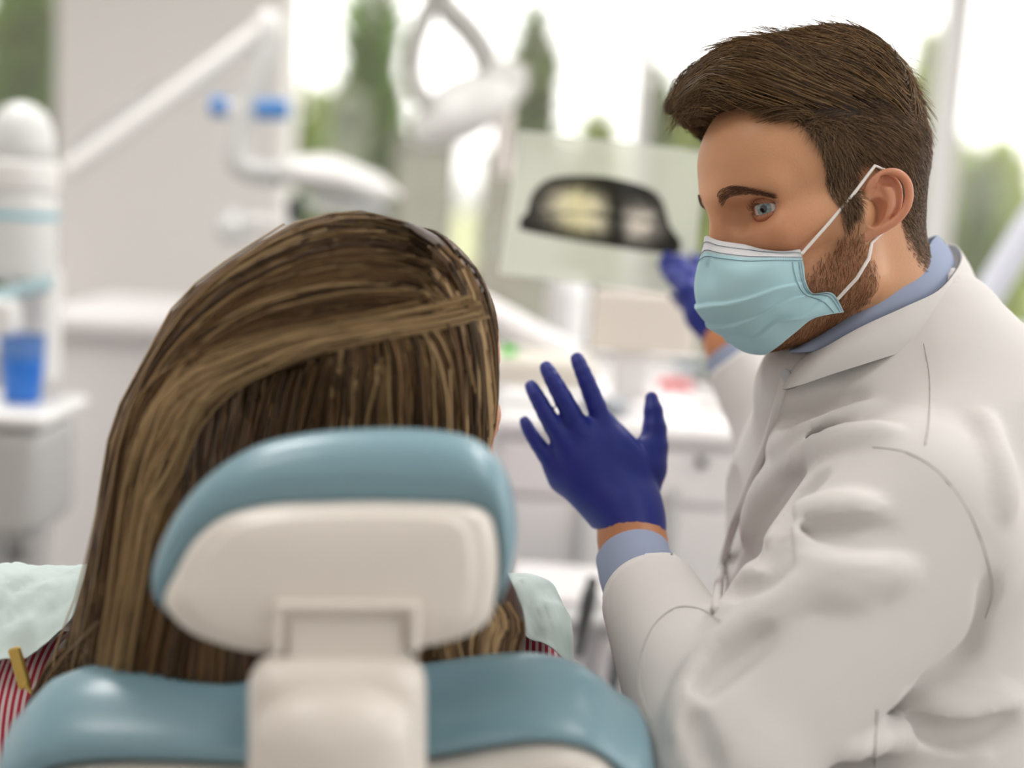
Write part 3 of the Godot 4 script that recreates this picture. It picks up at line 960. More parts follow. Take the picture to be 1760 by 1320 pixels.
	green.emission = rgb(60, 200, 50)
	green.emission_energy_multiplier = 0.5
	part("indicator_light", Geo.new().rbox(Vector3(0.024, 0.012, 0.012), 0.005, Transform3D(Basis(), at(875, 603, 2.06) - a0)).mesh(), green, arm, "green indicator light")
	part("bracket", Geo.new().tube([at(730, 478, 2.3) - a0, at(690, 520, 2.4) - a0, at(690, 760, 2.4) - a0, Vector3((at(690, 760, 2.4) - a0).x, 0.03 - a0.y, (at(690, 760, 2.4) - a0).z)], [0.03], 12).mesh(), white, arm)

	# handpieces hanging in their holder below the cart front
	var hc := at(1040, 1080, 1.75)
	var h := thing("handpiece_holder", "grey holder of hanging handpieces behind the white sleeve", "holder", Vector3(hc.x, 0, hc.z))
	part("rail", Geo.new().rbox(Vector3(0.26, 0.03, 0.05), 0.012, Transform3D(Basis(), at(1040, 1072, 1.76) - h.position)).mesh(), grey, h)
	part("tray", Geo.new().rbox(Vector3(0.24, 0.016, 0.16), 0.007, Transform3D(Basis(), at(1030, 1010, 1.85) - h.position)).mesh(), white, h)
	part("stand", Geo.new().lathe([[0.12, 0.0], [0.12, 0.02], [0.025, 0.035], [0.022, (at(1040, 1072, 1.8) - h.position).y]], Transform3D(Basis(), Vector3(0.0, 0, -0.06)), 20).mesh(), white, h)
	for i in 3:
		var px: float = [1008.0, 1058.0, 1100.0][i]
		var py: float = [1052.0, 1158.0, 1130.0][i]
		var hp2 := thing("dental_handpiece", ["dark handpiece hanging just below the raised cuff", "slim dark handpiece hanging beside the blue backrest", "grey handpiece hanging nearest the white sleeve"][i], "handpiece", at(px, py, 1.7), "handpieces in the holder")
		var tone: StandardMaterial3D = [mat("dark_grey", rgb(70, 76, 76), 0.5), mat("mid_grey", rgb(112, 118, 122), 0.4), mat("light_grey_plastic", rgb(196, 197, 196), 0.4)][i]
		part("body", Geo.new().tube([Vector3(0.004, 0.035, 0), Vector3(0.003, 0.025, 0), Vector3(0, 0.0, 0), Vector3(-0.004, -0.03, 0), Vector3(-0.008, -0.06, 0)], [0.007, 0.011, 0.010, 0.007, 0.006], 12).mesh(), tone, hp2)
		part("head", Geo.new().rbox(Vector3(0.016, 0.014, 0.014), 0.005, Transform3D(Basis(), Vector3(0.005, 0.04, 0))).mesh(), tone, hp2)
		part("hose", Geo.new().tube(spline([Vector3(-0.008, -0.06, 0), Vector3(-0.012, -0.14, 0), Vector3(-0.01, -0.25, -0.02), Vector3(0.02, -0.32, -0.06), Vector3(0.05, -0.22, -0.10)], 16), [0.006], 8).mesh(), grey, hp2)

# ---------------------------------------------------------------- the film in the dentist's hand
func film_picture() -> ImageTexture:
	var w := 640
	var h := 480
	var img := Image.create(w, h, false, Image.FORMAT_RGBA8)
	var nz := FastNoiseLite.new()
	nz.seed = 4
	nz.frequency = 0.02
	nz.fractal_octaves = 4
	var fine := FastNoiseLite.new()
	fine.seed = 9
	fine.frequency = 0.07
	var poly := PackedVector2Array([Vector2(0.115, 0.42), Vector2(0.19, 0.31), Vector2(0.34, 0.265), Vector2(0.52, 0.255), Vector2(0.70, 0.29), Vector2(0.79, 0.36), Vector2(0.845, 0.52), Vector2(0.885, 0.725), Vector2(0.10, 0.685), Vector2(0.10, 0.55)])
	var pts := PackedVector2Array(spline(Array(poly), 120, true))
	for y in h:
		for x in w:
			var u := float(x) / w
			var v := float(y) / h
			var p := Vector2(u, v)
			var c := Color(0.95, 0.965, 0.94, 0.70)
			if u > 0.07 and u < 0.92 and v > 0.22 and v < 0.76 and Geometry2D.is_point_in_polygon(p, pts):
				# the panoramic picture: two joints, the arch of the jaw and two rows of teeth
				var l1 := exp(-((p - Vector2(0.29, 0.49)) / Vector2(0.145, 0.16)).length_squared())
				var l2 := exp(-((p - Vector2(0.42, 0.44)) / Vector2(0.13, 0.09)).length_squared())
				var l3 := exp(-((p - Vector2(0.70, 0.55)) / Vector2(0.115, 0.145)).length_squared())
				var l4 := exp(-((p - Vector2(0.44, 0.60)) / Vector2(0.12, 0.09)).length_squared())
				var val := 0.05 + 0.72 * l1 + 0.56 * l2 + 0.80 * l3 + 0.60 * l4
				val += 0.10 * nz.get_noise_2d(x, y)
				val *= 1.0 + 0.35 * nz.get_noise_2d(x * 1.5 + 300.0, y * 1.5)
				# teeth
				for row in 2:
					var yc := 0.475 + row * 0.085 + 0.25 * (u - 0.5) * (u - 0.5)
					if absf(v - yc) < 0.036 and u > 0.26 and u < 0.76:
						var q := fposmod(u * 26.0 + row * 0.4, 1.0)
						if q > 0.16:
							val += 0.16 * (1.0 - absf(v - yc) / 0.036)
				if absf(v - 0.52 - 0.3 * (u - 0.5) * (u - 0.5)) < 0.008:
					val *= 0.6
				# dark gap down the middle
				val *= 1.0 - 0.75 * exp(-pow((u - 0.565 - 0.08 * (v - 0.5)) / 0.03, 2.0))
				val *= 1.0 + 0.15 * fine.get_noise_2d(x, y)
				val = clampf(val, 0.035, 0.92)
				var warm := clampf(1.0 - absf(u - 0.36) * 4.0, 0.0, 1.0)
				c = Color(val * 1.02, val * 0.985, val * lerpf(0.95, 0.80, warm), 0.97)
			img.set_pixel(x, y, c)
	return ImageTexture.create_from_image(img)

func xray_film() -> void:
	var d := 1.62
	var tl := at(893, 226, d + 0.01)
	var tr := at(1212, 262, d)
	var bl := at(858, 470, d)
	var br := at(1188, 508, d - 0.01)
	var mid := (tl + tr + bl + br) / 4
	var o := thing("xray_film", "translucent panoramic X-ray film held up in the blue glove", "film", mid)
	var rows := []
	for j in 9:
		var row := []
		for i in 9:
			var u := i / 8.0
			var v := j / 8.0
			var p := tl.lerp(tr, u).lerp(bl.lerp(br, u), v) - mid
			row.push_back(p + cam_basis.z * 0.006 * sin(PI * u))
		rows.push_back(row)
	var m := mat("film_sheet", Color.WHITE, 0.3)
	m.transparency = BaseMaterial3D.TRANSPARENCY_ALPHA
	m.albedo_texture = film_picture()
	m.texture_repeat = false
	m.backlight_enabled = true
	m.backlight = Color(1.0, 1.0, 0.95)
	var g := Geo.new()
	var k := 9
	for j in k:
		for i in k:
			g.vert(rows[j][i], cam_basis.z, Vector2(i / 8.0, j / 8.0))
	for j in k - 1:
		for i in k - 1:
			var a := j * k + i
			g.tri(a, a + 1, a + k)
			g.tri(a + 1, a + k + 1, a + k)
	g.smooth()
	part("sheet", g.mesh(), m, o)
	var edge := []
	for e in [[0, 0], [8, 0], [8, 8], [0, 8], [0, 0]]:
		edge.push_back(rows[e[1]][e[0]])
	part("edge_binding", Geo.new().tube(edge, [0.0012], 6).mesh(), mat("film_edge", rgb(222, 226, 220), 0.4), o)

# ---------------------------------------------------------------- the dental chair
# an outline given as points across a plane, resampled and turned into a ring of points at height z
func ring_of(outline: Array, o: Vector2, s: float, shrink: float, z: float, count := 72) -> PackedVector3Array:
	var pts := spline(outline, count, true)
	var mid := Vector2.ZERO
	for p in pts:
		mid += p
	mid /= pts.size()
	var out := PackedVector3Array()
	for p in pts:
		var q: Vector2 = mid + (p - mid) * shrink
		out.push_back(Vector3((q.x - o.x) * s, -(q.y - o.y) * s, z))
	return out

func ring_mix(a: PackedVector3Array, b: PackedVector3Array, t: float, z: float) -> PackedVector3Array:
	var out := PackedVector3Array()
	for i in a.size():
		var p := a[i].lerp(b[i], t)
		out.push_back(Vector3(p.x, p.y, z))
	return out

func v2(a: Array) -> Array:
	var out := []
	for i in range(0, a.size(), 2):
		out.push_back(Vector2(a[i], a[i + 1]))
	return out

func dental_chair() -> void:
	var blue := mat("vinyl_blue", rgb(126, 160, 172), 0.33)
	blue.metallic_specular = 0.55
	blue.uv1_triplanar = true
	blue.uv1_scale = Vector3(3, 3, 3)
	blue.roughness_texture = grain(0.03, 14, 0.85, 1.0)
	var shell := mat("shell_white", rgb(228, 221, 212), 0.32)
	var foot_at := at(565, 930, 0.80)
	var o := thing("dental_chair", "pale blue upholstered dental chair with a white shell, seen from behind", "dental chair", Vector3(foot_at.x, 0, foot_at.z))

	# headrest: pad and shell, facing away from the lens
	var d := 0.80
	var s := d / FOCAL
	var oc := Vector2(565, 930)
	var hr := Transform3D(cam_basis, at(oc.x, oc.y, d) - o.position)
	var pad_out := v2([243, 1000, 258, 935, 296, 868, 350, 812, 425, 768, 520, 747, 620, 740, 720, 741, 800, 754, 850, 788, 878, 842, 889, 915, 883, 975, 862, 1030, 800, 1085, 690, 1110, 560, 1115, 420, 1105, 320, 1075, 262, 1042])
	var shell_out := v2([280, 1030, 300, 985, 332, 930, 384, 888, 462, 868, 545, 864, 640, 862, 730, 864, 800, 868, 838, 884, 852, 920, 856, 975, 852, 1020, 838, 1070, 790, 1098, 690, 1118, 560, 1128, 430, 1120, 340, 1094, 296, 1062])
	var po := ring_of(pad_out, oc, s, 1.0, 0)
	var so := ring_of(shell_out, oc, s, 1.0, 0)
	var rings := []
	rings.push_back(ring_mix(so, so, 0, -0.012))
	rings.push_back(ring_mix(so, po, 0.30, -0.004))
	rings.push_back(ring_mix(so, po, 0.62, -0.006))
	rings.push_back(ring_mix(so, po, 0.86, -0.016))
	rings.push_back(ring_mix(so, po, 0.97, -0.028))
	rings.push_back(ring_mix(so, po, 1.0, -0.040))
	var po2 := ring_of(pad_out, oc, s, 0.95, 0)
	var po3 := ring_of(pad_out, oc, s, 0.82, 0)
	var po4 := ring_of(pad_out, oc, s, 0.5, 0)
	rings.push_back(ring_mix(po, po2, 0.3, -0.052))
	rings.push_back(ring_mix(po2, po2, 0, -0.060))
	rings.push_back(ring_mix(po3, po3, 0, -0.063))
	rings.push_back(ring_mix(po4, po4, 0, -0.056))
	var head := Node3D.new()
	head.name = "headrest"
	o.add_child(head)
	head.transform = hr
	part("pad", Geo.new().loft(rings).mesh(), blue, head)
	rings = [ring_mix(so, so, 0, -0.014), ring_mix(so, so, 0, -0.004)]
	for e in [[0.985, 0.003], [0.955, 0.009], [0.92, 0.0115], [0.86, 0.0125], [0.835, 0.016], [0.80, 0.0185], [0.55, 0.021], [0.25, 0.022]]:
		var q := ring_of(shell_out, oc + Vector2(0, 6.0 * (1.0 - e[0])), s, e[0], 0)
		rings.push_back(ring_mix(q, q, 0, e[1]))
	part("shell", Geo.new().loft(rings).mesh(), shell, head)
	# the slot in the shell where the neck bar slides
	var ctr := func(px: float, py: float) -> Vector2: return Vector2((px - oc.x) * s, -(py - oc.y) * s)
	var seg := func(x0: float, y0: float, x1: float, y1: float, z: float, dz: float, r: float) -> ArrayMesh:
		var a: Vector2 = ctr.call(x0, y0)
		var b: Vector2 = ctr.call(x1, y1)
		return Geo.new().rbox(Vector3(absf(b.x - a.x), absf(b.y - a.y), dz), r, Transform3D(Basis(), Vector3((a.x + b.x) / 2, (a.y + b.y) / 2, z)), 4).mesh()
	part("slot_rim", seg.call(484, 1022, 726, 1037, 0.0215, 0.016, 0.0035), shell, head)
	part("slot_rim", seg.call(484, 1030, 498, 1112, 0.0215, 0.014, 0.0035), shell, head)
	part("slot_rim", seg.call(712, 1030, 726, 1108, 0.0215, 0.016, 0.0035), shell, head)
	part("neck_bar", seg.call(502, 1046, 702, 1230, 0.0155, 0.018, 0.006), shell, head)
	# the knuckle that carries it
	var nk := Node3D.new()
	nk.name = "neck_joint"
	o.add_child(nk)
	nk.transform = hr
	part("bracket", seg.call(436, 1112, 734, 1420, 0.012, 0.050, 0.020), shell, nk)
	var kn := []
	for e in [[0.02, 0.074], [0.3, 0.073], [0.6, 0.070], [0.85, 0.064], [0.95, 0.057], [1.0, 0.048], [1.0, 0.0]]:
		var ring := PackedVector3Array()
		for i in 48:
			var an := TAU * i / 48
			var cs := cos(an)
			var sn := sin(an)
			# a dome above, straight sides below
			var x: float = signf(cs) * pow(absf(cs), 0.8) * 131.0 * e[0]
			var y: float = (sn * 82.0 if sn > 0 else sn * 200.0) * e[0]
			var q: Vector2 = ctr.call(590 + x, 1232 - y)
			ring.push_back(Vector3(q.x, q.y, e[1]))
		kn.push_back(ring)
	part("knuckle", Geo.new().loft(kn).mesh(), shell, nk)

	# backrest
	d = 0.84
	s = d / FOCAL
	oc = Vector2(560, 1160)
	var back := Node3D.new()
	back.name = "backrest"
	o.add_child(back)
	back.transform = Transform3D(cam_basis * Basis(Vector3.RIGHT, deg_to_rad(26)), at(oc.x, oc.y + 36.0, d) - o.position)
	var b_out := v2([-60, 1348.8, -40, 1322, 10, 1268, 100, 1244, 230, 1244, 400, 1258, 560, 1262, 720, 1248, 850, 1226, 945, 1222, 1030, 1247, 1092, 1304, 1130, 1338.8, 1150, 1440, 1150, 1700, 1120, 2100, 1060, 2500, 800, 2620, 560, 2630, 320, 2620, 40, 2500, -40, 2100, -70, 1700, -70, 1440])
	var bs_out := v2([-10, 1420, 20, 1368, 70, 1332, 150, 1316, 260, 1314, 400, 1320, 560, 1322, 720, 1308, 840, 1282, 930, 1268, 1000, 1278, 1050, 1312, 1080, 1370, 1094, 1470, 1090, 1700, 1060, 2080, 1000, 2440, 790, 2560, 560, 2570, 330, 2560, 90, 2440, 20, 2080, -16, 1700, -18, 1480])
	po = ring_of(b_out, oc, s, 1.0, 0, 120)
	so = ring_of(bs_out, oc, s, 1.0, 0, 120)
	rings = []
	for e in [[0.0, -0.010], [0.18, 0.0], [0.42, 0.002], [0.66, -0.004], [0.86, -0.018], [0.97, -0.036], [1.0, -0.052]]:
		rings.push_back(ring_mix(so, po, e[0], e[1]))
	for e in [[0.985, -0.070], [0.95, -0.084], [0.86, -0.092], [0.6, -0.090], [0.2, -0.084]]:
		var q := ring_of(b_out, oc, s, e[0], 0, 120)
		rings.push_back(ring_mix(q, q, 0, e[1]))
	part("pad", Geo.new().loft(rings).mesh(), blue, back)
	rings = [ring_mix(so, so, 0, -0.012), ring_mix(so, so, 0, 0.002)]
	for e in [[0.985, 0.010], [0.96, 0.015], [0.9, 0.019], [0.6, 0.024], [0.2, 0.026]]:
		var q := ring_of(bs_out, oc, s, e[0], 0, 120)
		rings.push_back(ring_mix(q, q, 0, e[1]))
	part("shell", Geo.new().loft(rings).mesh(), shell, back)

	# seat, leg rest and base, hidden below
	var low := (back.transform * Vector3(0, -(2600 - 1160) * s, -0.05))
	var seat_y := 0.50
	var sx := low.x
	var sz := low.z
	part("seat", Geo.new().rbox(Vector3(0.50, 0.09, 0.62), 0.04, Transform3D(Basis(Vector3.UP, 0.2) * Basis(Vector3.RIGHT, 0.08), Vector3(sx - 0.08, seat_y - 0.05, sz - 0.26)), 5).mesh(), blue, o)
	part("leg_rest", Geo.new().rbox(Vector3(0.44, 0.08, 0.62), 0.04, Transform3D(Basis(Vector3.UP, 0.2) * Basis(Vector3.RIGHT, -0.10), Vector3(sx - 0.20, seat_y - 0.07, sz - 0.84)), 5).mesh(), blue, o)
	part("seat_shell", Geo.new().rbox(Vector3(0.40, 0.10, 0.70), 0.04, Transform3D(Basis(), Vector3(sx - 0.07, seat_y - 0.14, sz - 0.30)), 5).mesh(), shell, o)
	part("lift_column", Geo.new().rbox(Vector3(0.24, 0.34, 0.30), 0.05, Transform3D(Basis(), Vector3(sx - 0.07, 0.2, sz - 0.30)), 5).mesh(), shell, o)
	part("base_plate", Geo.new().rbox(Vector3(0.46, 0.05, 0.95), 0.022, Transform3D(Basis(), Vector3(sx - 0.09, 0.025, sz - 0.35)), 5).mesh(), shell, o)

# ---------------------------------------------------------------- heads
# Head axes: x to the person's left, y up, z out of the face; origin midway between the ear canals.
func both(x: float, y: float, z: float) -> Array:
	return [Vector3(x, y, z), Vector3(-x, y, z)]

const EYE_AT := Vector3(0.0335, 0.011, 0.0635)
const EYE_R := 0.0142
const EYE_TURN := 20.0

func head_solid() -> Array:
	var p := []
	p.push_back(ell(Vector3(0, 0.046, -0.010), Vector3(0.0735, 0.080, 0.090), 0.01))
	p.push_back(ell(Vector3(0, 0.048, 0.044), Vector3(0.059, 0.056, 0.054), 0.03))          # forehead
	p.push_back(ell(Vector3(0, -0.028, 0.046), Vector3(0.050, 0.058, 0.044), 0.03))          # middle of the face
	for s in [1.0, -1.0]:
		p.push_back(cap(Vector3(0.046 * s, -0.012, 0.062), Vector3(0.067 * s, 0.000, 0.012), 0.016, 0.010, 0.022))   # cheekbone
		p.push_back(cap(Vector3(0.053 * s, -0.052, 0.008), Vector3(0.018 * s, -0.080, 0.066), 0.017, 0.015, 0.024))   # jaw
		p.push_back(cap(Vector3(0.060 * s, -0.010, 0.005), Vector3(0.053 * s, -0.052, 0.008), 0.014, 0.016, 0.022))
		p.push_back(cap(Vector3(0.010 * s, 0.0275, 0.0885), Vector3(0.046 * s, 0.029, 0.067), 0.0095, 0.008, 0.016))   # brow
	p.push_back(ell(Vector3(0, -0.060, 0.040), Vector3(0.046, 0.040, 0.044), 0.03))
	p.push_back(ell(Vector3(0, -0.081, 0.073), Vector3(0.020, 0.016, 0.015), 0.02))          # chin
	p.push_back(cap(Vector3(0, 0.022, 0.0915), Vector3(0, -0.022, 0.0985), 0.0075, 0.0095, 0.010))   # nose
	for s in [1.0, -1.0]:
		p.push_back(ell(Vector3(0.0115 * s, -0.027, 0.090), Vector3(0.008, 0.008, 0.011), 0.010))
	p.push_back(cap(Vector3(0, -0.050, 0.088), Vector3(0, -0.064, 0.086), 0.012, 0.011, 0.016))    # mouth
	for s in [1.0, -1.0]:
		p.push_back(ell(Vector3(0.0375 * s, 0.0105, 0.0885), Vector3(0.021, 0.0100, 0.0155), 0.012, Basis(), true))   # eye sockets
		p.push_back(ell(Vector3(0.0205 * s, 0.007, 0.0915), Vector3(0.0090, 0.010, 0.011), 0.010, Basis(), true))
		p.push_back(ell(Vector3(EYE_AT.x * s, EYE_AT.y, EYE_AT.z), Vector3.ONE * (EYE_R + 0.0006), 0.003, Basis(), true))
	return p

func neck_solid() -> Array:
	return [cap(Vector3(0, -0.02, -0.034), Vector3(0, -0.165, -0.052), 0.056, 0.058, 0.03), cap(Vector3(0.03, -0.03, -0.03), Vector3(0.014, -0.125, -0.008), 0.024, 0.018, 0.02), cap(Vector3(-0.03, -0.03, -0.03), Vector3(-0.014, -0.125, -0.008), 0.024, 0.018, 0.02)]

# one ear, for the side s
func ear(s: float) -> Geo:
	var U := Vector3(0.40, 0.0, -0.916).normalized()      # backwards, standing off the head
	var V := Vector3(0.02, 1.0, 0.0).normalized()
	var tilt := deg_to_rad(28)
	var u := U * cos(tilt) - V * sin(tilt)
	var v := V * cos(tilt) + U * sin(tilt)
	var w := v.cross(u).normalized()
	if w.x < 0:
		w = -w
	var o := Vector3(0.0705, -0.001, 0.004)
	var at3 := func(a: float, b: float, c: float) -> Vector3: return o + u * a + v * b + w * c
	var eb := Basis(u, v, w)
	var p := []
	p.push_back(ell(at3.call(0.012, 0.008, 0.001), Vector3(0.0165, 0.025, 0.0045), 0.004, eb))
	p.push_back(ell(at3.call(0.004, -0.006, -0.004), Vector3(0.013, 0.018, 0.008), 0.008, eb))
	var helix := []
	for q in [[0.003, 0.003, 0.001], [-0.002, 0.010, 0.003], [-0.001, 0.021, 0.005], [0.005, 0.031, 0.006], [0.014, 0.0345, 0.007], [0.023, 0.031, 0.008], [0.0290, 0.022, 0.008], [0.0305, 0.011, 0.008], [0.027, 0.000, 0.007], [0.0205, -0.009, 0.0055], [0.014, -0.016, 0.004], [0.009, -0.021, 0.003]]:
		helix.push_back(at3.call(q[0], q[1], q[2]))
	p.append_array(chain(spline(helix, 40), [0.0028, 0.0030, 0.0032], 0.0012))
	var anti := []
	for q in [[0.0095, 0.0225, 0.003], [0.015, 0.017, 0.005], [0.0185, 0.008, 0.006], [0.0165, -0.002, 0.0055], [0.0105, -0.010, 0.0045]]:
		anti.push_back(at3.call(q[0], q[1], q[2]))
	p.append_array(chain(spline(anti, 14), [0.0030, 0.0034], 0.002))
	p.push_back(ell(at3.call(0.0045, -0.0215, 0.002), Vector3(0.0075, 0.0085, 0.0042), 0.005, eb))     # lobe
	p.push_back(ell(at3.call(0.009, 0.000, 0.006), Vector3(0.0080, 0.0120, 0.0085), 0.0025, eb, true))    # concha
	p.push_back(ell(at3.call(0.0085, 0.0265, 0.006), Vector3(0.006, 0.004, 0.004), 0.003, eb, true))
	p.push_back(ell(at3.call(-0.0025, -0.0035, 0.004), Vector3(0.0040, 0.0055, 0.0038), 0.003, eb))     # tragus
	p.push_back(ell(at3.call(0.006, -0.0125, 0.0045), Vector3(0.0035, 0.003, 0.003), 0.003, eb))
	var g := solid(p, Vector3(0.052, -0.042, -0.050), Vector3(0.102, 0.050, 0.032), 0.0012)
	if s < 0:
		for i in g.v.size():
			g.v[i].x = -g.v[i].x
			g.n[i].x = -g.n[i].x
		for i in range(0, g.idx.size(), 3):
			var t := g.idx[i + 1]
			g.idx[i + 1] = g.idx[i + 2]
			g.idx[i + 2] = t
	return g

# eyelids over the eye on the side s; openings in degrees above and below the axis of the eye
func lids(s: float) -> Geo:
	var g := Geo.new()
	var c := Vector3(EYE_AT.x * s, EYE_AT.y, EYE_AT.z)
	for half in 2:
		var rows := []
		for i in 25:
			var t := i / 24.0
			var th := lerpf(-66.0, 66.0, t) + EYE_TURN                     # nose side to temple side
			var arch := pow(sin(PI * clampf(t, 0, 1)), 0.62)
			var edge := (arch * 18.0 if half == 0 else -arch * 17.0) - 3.0 + 2.0 * t
			var row := []
			for j in 9:
				var f := j / 8.0
				var ph := lerpf(edge, 68.0 if half == 0 else -60.0, f)
				var r := EYE_R + 0.0002 + 0.0013 * smoothstep(0.0, 0.10, f) - 0.0004 * smoothstep(0.35, 0.5, f) + 0.0005 * smoothstep(0.5, 0.8, f)
				var a := deg_to_rad(th)
				var b := deg_to_rad(ph)
				var dir := Vector3(sin(a) * cos(b) * s, sin(b), cos(a) * cos(b))
				row.push_back(c + dir * r)
			rows.push_back(row)
		var from := g.v.size()
		var ifrom := g.idx.size()
		for i in 25:
			for j in 9:
				g.vert(rows[i][j], Vector3.ZERO)
		for i in 24:
			for j in 8:
				var a := from + i * 9 + j
				if (half == 0) == (s > 0):
					g.tri(a, a + 1, a + 9); g.tri(a + 1, a + 10, a + 9)
				else:
					g.tri(a, a + 9, a + 1); g.tri(a + 1, a + 9, a + 10)
		g.smooth(from, ifrom)
	return g

func eyeball(s: float, look: Vector3) -> Geo:
	var g := Geo.new()
	var rings := 26
	var f := look.normalized()
	var side := f.cross(Vector3.UP).normalized()
	var up := side.cross(f)
	var c := Vector3(EYE_AT.x * s, EYE_AT.y, EYE_AT.z)
	var R := EYE_R
	for j in rings + 1:
		var an := PI * pow(float(j) / rings, 1.5)
		for i in 28:
			var q := TAU * i / 28
			var dir := f * cos(an) + (side * cos(q) + up * sin(q)) * sin(an)
			var rr := R + 0.0005 * exp(-pow(an / 0.42, 2.0))
			var deg := rad_to_deg(an)
			if deg < 11.0:
				g.col = lin(12, 12, 13)
			elif deg < 25.5:
				var streak := 0.85 + 0.3 * absf(sin(i * 2.3))
				g.col = lin(116 * streak, 132 * streak, 134 * streak)
			elif deg < 29.0:
				g.col = lin(52, 62, 68)
			else:
				g.col = lin(214, 198, 190)
			g.vert(c + dir * rr, dir)
	for j in rings:
		for i in 28:
			var a := j * 28 + i
			var b := j * 28 + (i + 1) % 28
			g.tri(a, a + 28, b); g.tri(b, a + 28, b + 28)
	# faces outwards
	var v0 := (g.v[g.idx[900 + 2]] - g.v[g.idx[900]]).cross(g.v[g.idx[900 + 1]] - g.v[g.idx[900]])
	if v0.dot(g.n[g.idx[900]]) < 0:
		for i in range(0, g.idx.size(), 3):
			var t := g.idx[i + 1]
			g.idx[i + 1] = g.idx[i + 2]
			g.idx[i + 2] = t
	return g

# ---------------------------------------------------------------- hairs
# a hair: a thin three-sided tube along points
func hair(g: Geo, pts: Array, r: float, c: Color, taper := 0.25) -> void:
	var k := pts.size()
	var base := g.v.size()
	g.col = c
	var d: Vector3 = (pts[k - 1] - pts[0]).normalized()
	var s := d.cross(Vector3(0.3, 0.9, 0.28)).normalized()
	var u := d.cross(s)
	for i in k:
		var t := float(i) / (k - 1)
		var rr := r * lerpf(1.0, taper, t * t)
		for q in 3:
			var an := TAU * q / 3.0
			var o := s * cos(an) + u * sin(an)
			g.vert(pts[i] + o * rr, o)
	for i in k - 1:
		for q in 3:
			var a := base + i * 3 + q
			var b := base + i * 3 + (q + 1) % 3
			g.tri(a, a + 3, b)
			g.tri(b, a + 3, b + 3)

# where the short and long hair of a cropped man's head grows: 0 none .. 1 full
func scalp(p: Vector3) -> float:
	var x := absf(p.x)
	# the front edge: forehead, temple, sideburn
	var front := spline1([[-0.04, 0.016], [-0.028, 0.022], [0.0, 0.029], [0.03, 0.033], [0.052, 0.036], [0.068, 0.044], [0.083, 0.054], [0.092, 0.072], [0.101, 0.086], [0.110, 0.105]], p.y)
	if p.z > front:
		return 0.0
	# the lower edge: sideburn, over the ear, nape
	var low := spline1([[-0.10, -0.070], [-0.06, -0.060], [-0.042, -0.040], [-0.032, 0.0], [-0.02, 0.030], [0.006, 0.034], [0.012, -0.012], [0.03, -0.03]], p.z)
	var e := minf((p.y - low) / (0.034 if p.z < -0.035 else 0.012), (front - p.z) / 0.006)
	if x < 0.03 and p.z > 0.0:
		e = (front - p.z) / 0.004
	return clampf(e, 0.0, 1.0)

func beard(p: Vector3) -> float:
	var x := absf(p.x)
	if p.z < -0.012 or p.y > -0.008:
		return 0.0
	# cheek line from the sideburn to the corner of the mouth
	var cheek := spline1([[0.0, -0.004], [0.022, -0.012], [0.036, -0.030], [0.060, -0.046], [0.085, -0.050]], p.z)
	var under := spline1([[-0.012, -0.065], [0.01, -0.095], [0.04, -0.125], [0.08, -0.135]], p.z)
	var back := spline1([[-0.14, 0.022], [-0.10, 0.006], [-0.06, -0.004], [-0.02, 0.006], [0.0, 0.010]], p.y)
	var e := minf(minf((cheek - p.y) / 0.014, (p.y - under) / 0.02), (p.z - back) / 0.008)
	return clampf(e, 0.0, 1.0)

# ---------------------------------------------------------------- the dentist
var H := Transform3D()          # the dentist's head in the room

func ring_band(upper: Array, lower: Array, thick: float, n := 64, rows := 6, bulge := 0.0) -> Geo:
	var a := spline(upper, n, true)
	var b := spline(lower, n, true)
	var mid := Vector3.ZERO
	for p in a:
		mid += p
	mid /= a.size()
	var grid := []
	for j in rows:
		var t := j / float(rows - 1)
		var row := []
		for i in n + 1:
			var p: Vector3 = a[i % n].lerp(b[i % n], t)
			var outw := (p - mid)
			outw.y *= 0.2
			row.push_back(p + outw.normalized() * bulge * sin(PI * t))
		grid.push_back(row)
	return Geo.new().sheet(grid, thick)

# points of the coat under given directions from the lens
func on_coat(prims: Array, pts: Array, sink: float) -> Array:
	var out := []
	for i in range(0, pts.size(), 2):
		var dir := (at(pts[i], pts[i + 1], 1.0) - EYE).normalized()
		out.push_back(meet(prims, EYE, dir, 2.2) + dir * sink)
	return out

# a fold: a chain along points that thins out to nothing at both ends
func fold(pts: Array, r: float, k: float, cut: bool) -> Array:
	var line := spline(pts, pts.size() * 3)
	var radii := []
	for i in line.size():
		radii.push_back(maxf(r * pow(sin(PI * (i + 0.3) / (line.size() - 0.4)), 0.7), 0.0006))
	return chain(line, radii, k, cut)

func flat_cut(where: Vector3, outward: Vector3, r := 0.6) -> Prim:
	return ell(where + outward.normalized() * r, Vector3.ONE * r, 0.002, Basis(), true)

func skin_tint(p: Vector3) -> Color:
	var c := lin(206, 152, 114)
	var red := exp(-((p - Vector3(signf(p.x) * 0.045, -0.02, 0.07)) / 0.03).length_squared()) * 0.35
	red += exp(-((p - Vector3(0, -0.02, 0.112)) / 0.02).length_squared()) * 0.45
	red += 0.55 * exp(-pow((EYE_AT - Vector3(absf(p.x), p.y, p.z)).length() / 0.017, 4.0))
	c = c.lerp(lin(184, 108, 80), clampf(red, 0, 0.8))
	var sc := scalp(p)
	c = c.lerp(lin(70, 50, 36), sc * 0.8)
	var be := beard(p)
	c = c.lerp(lin(140, 96, 68), be * 0.5)
	return c

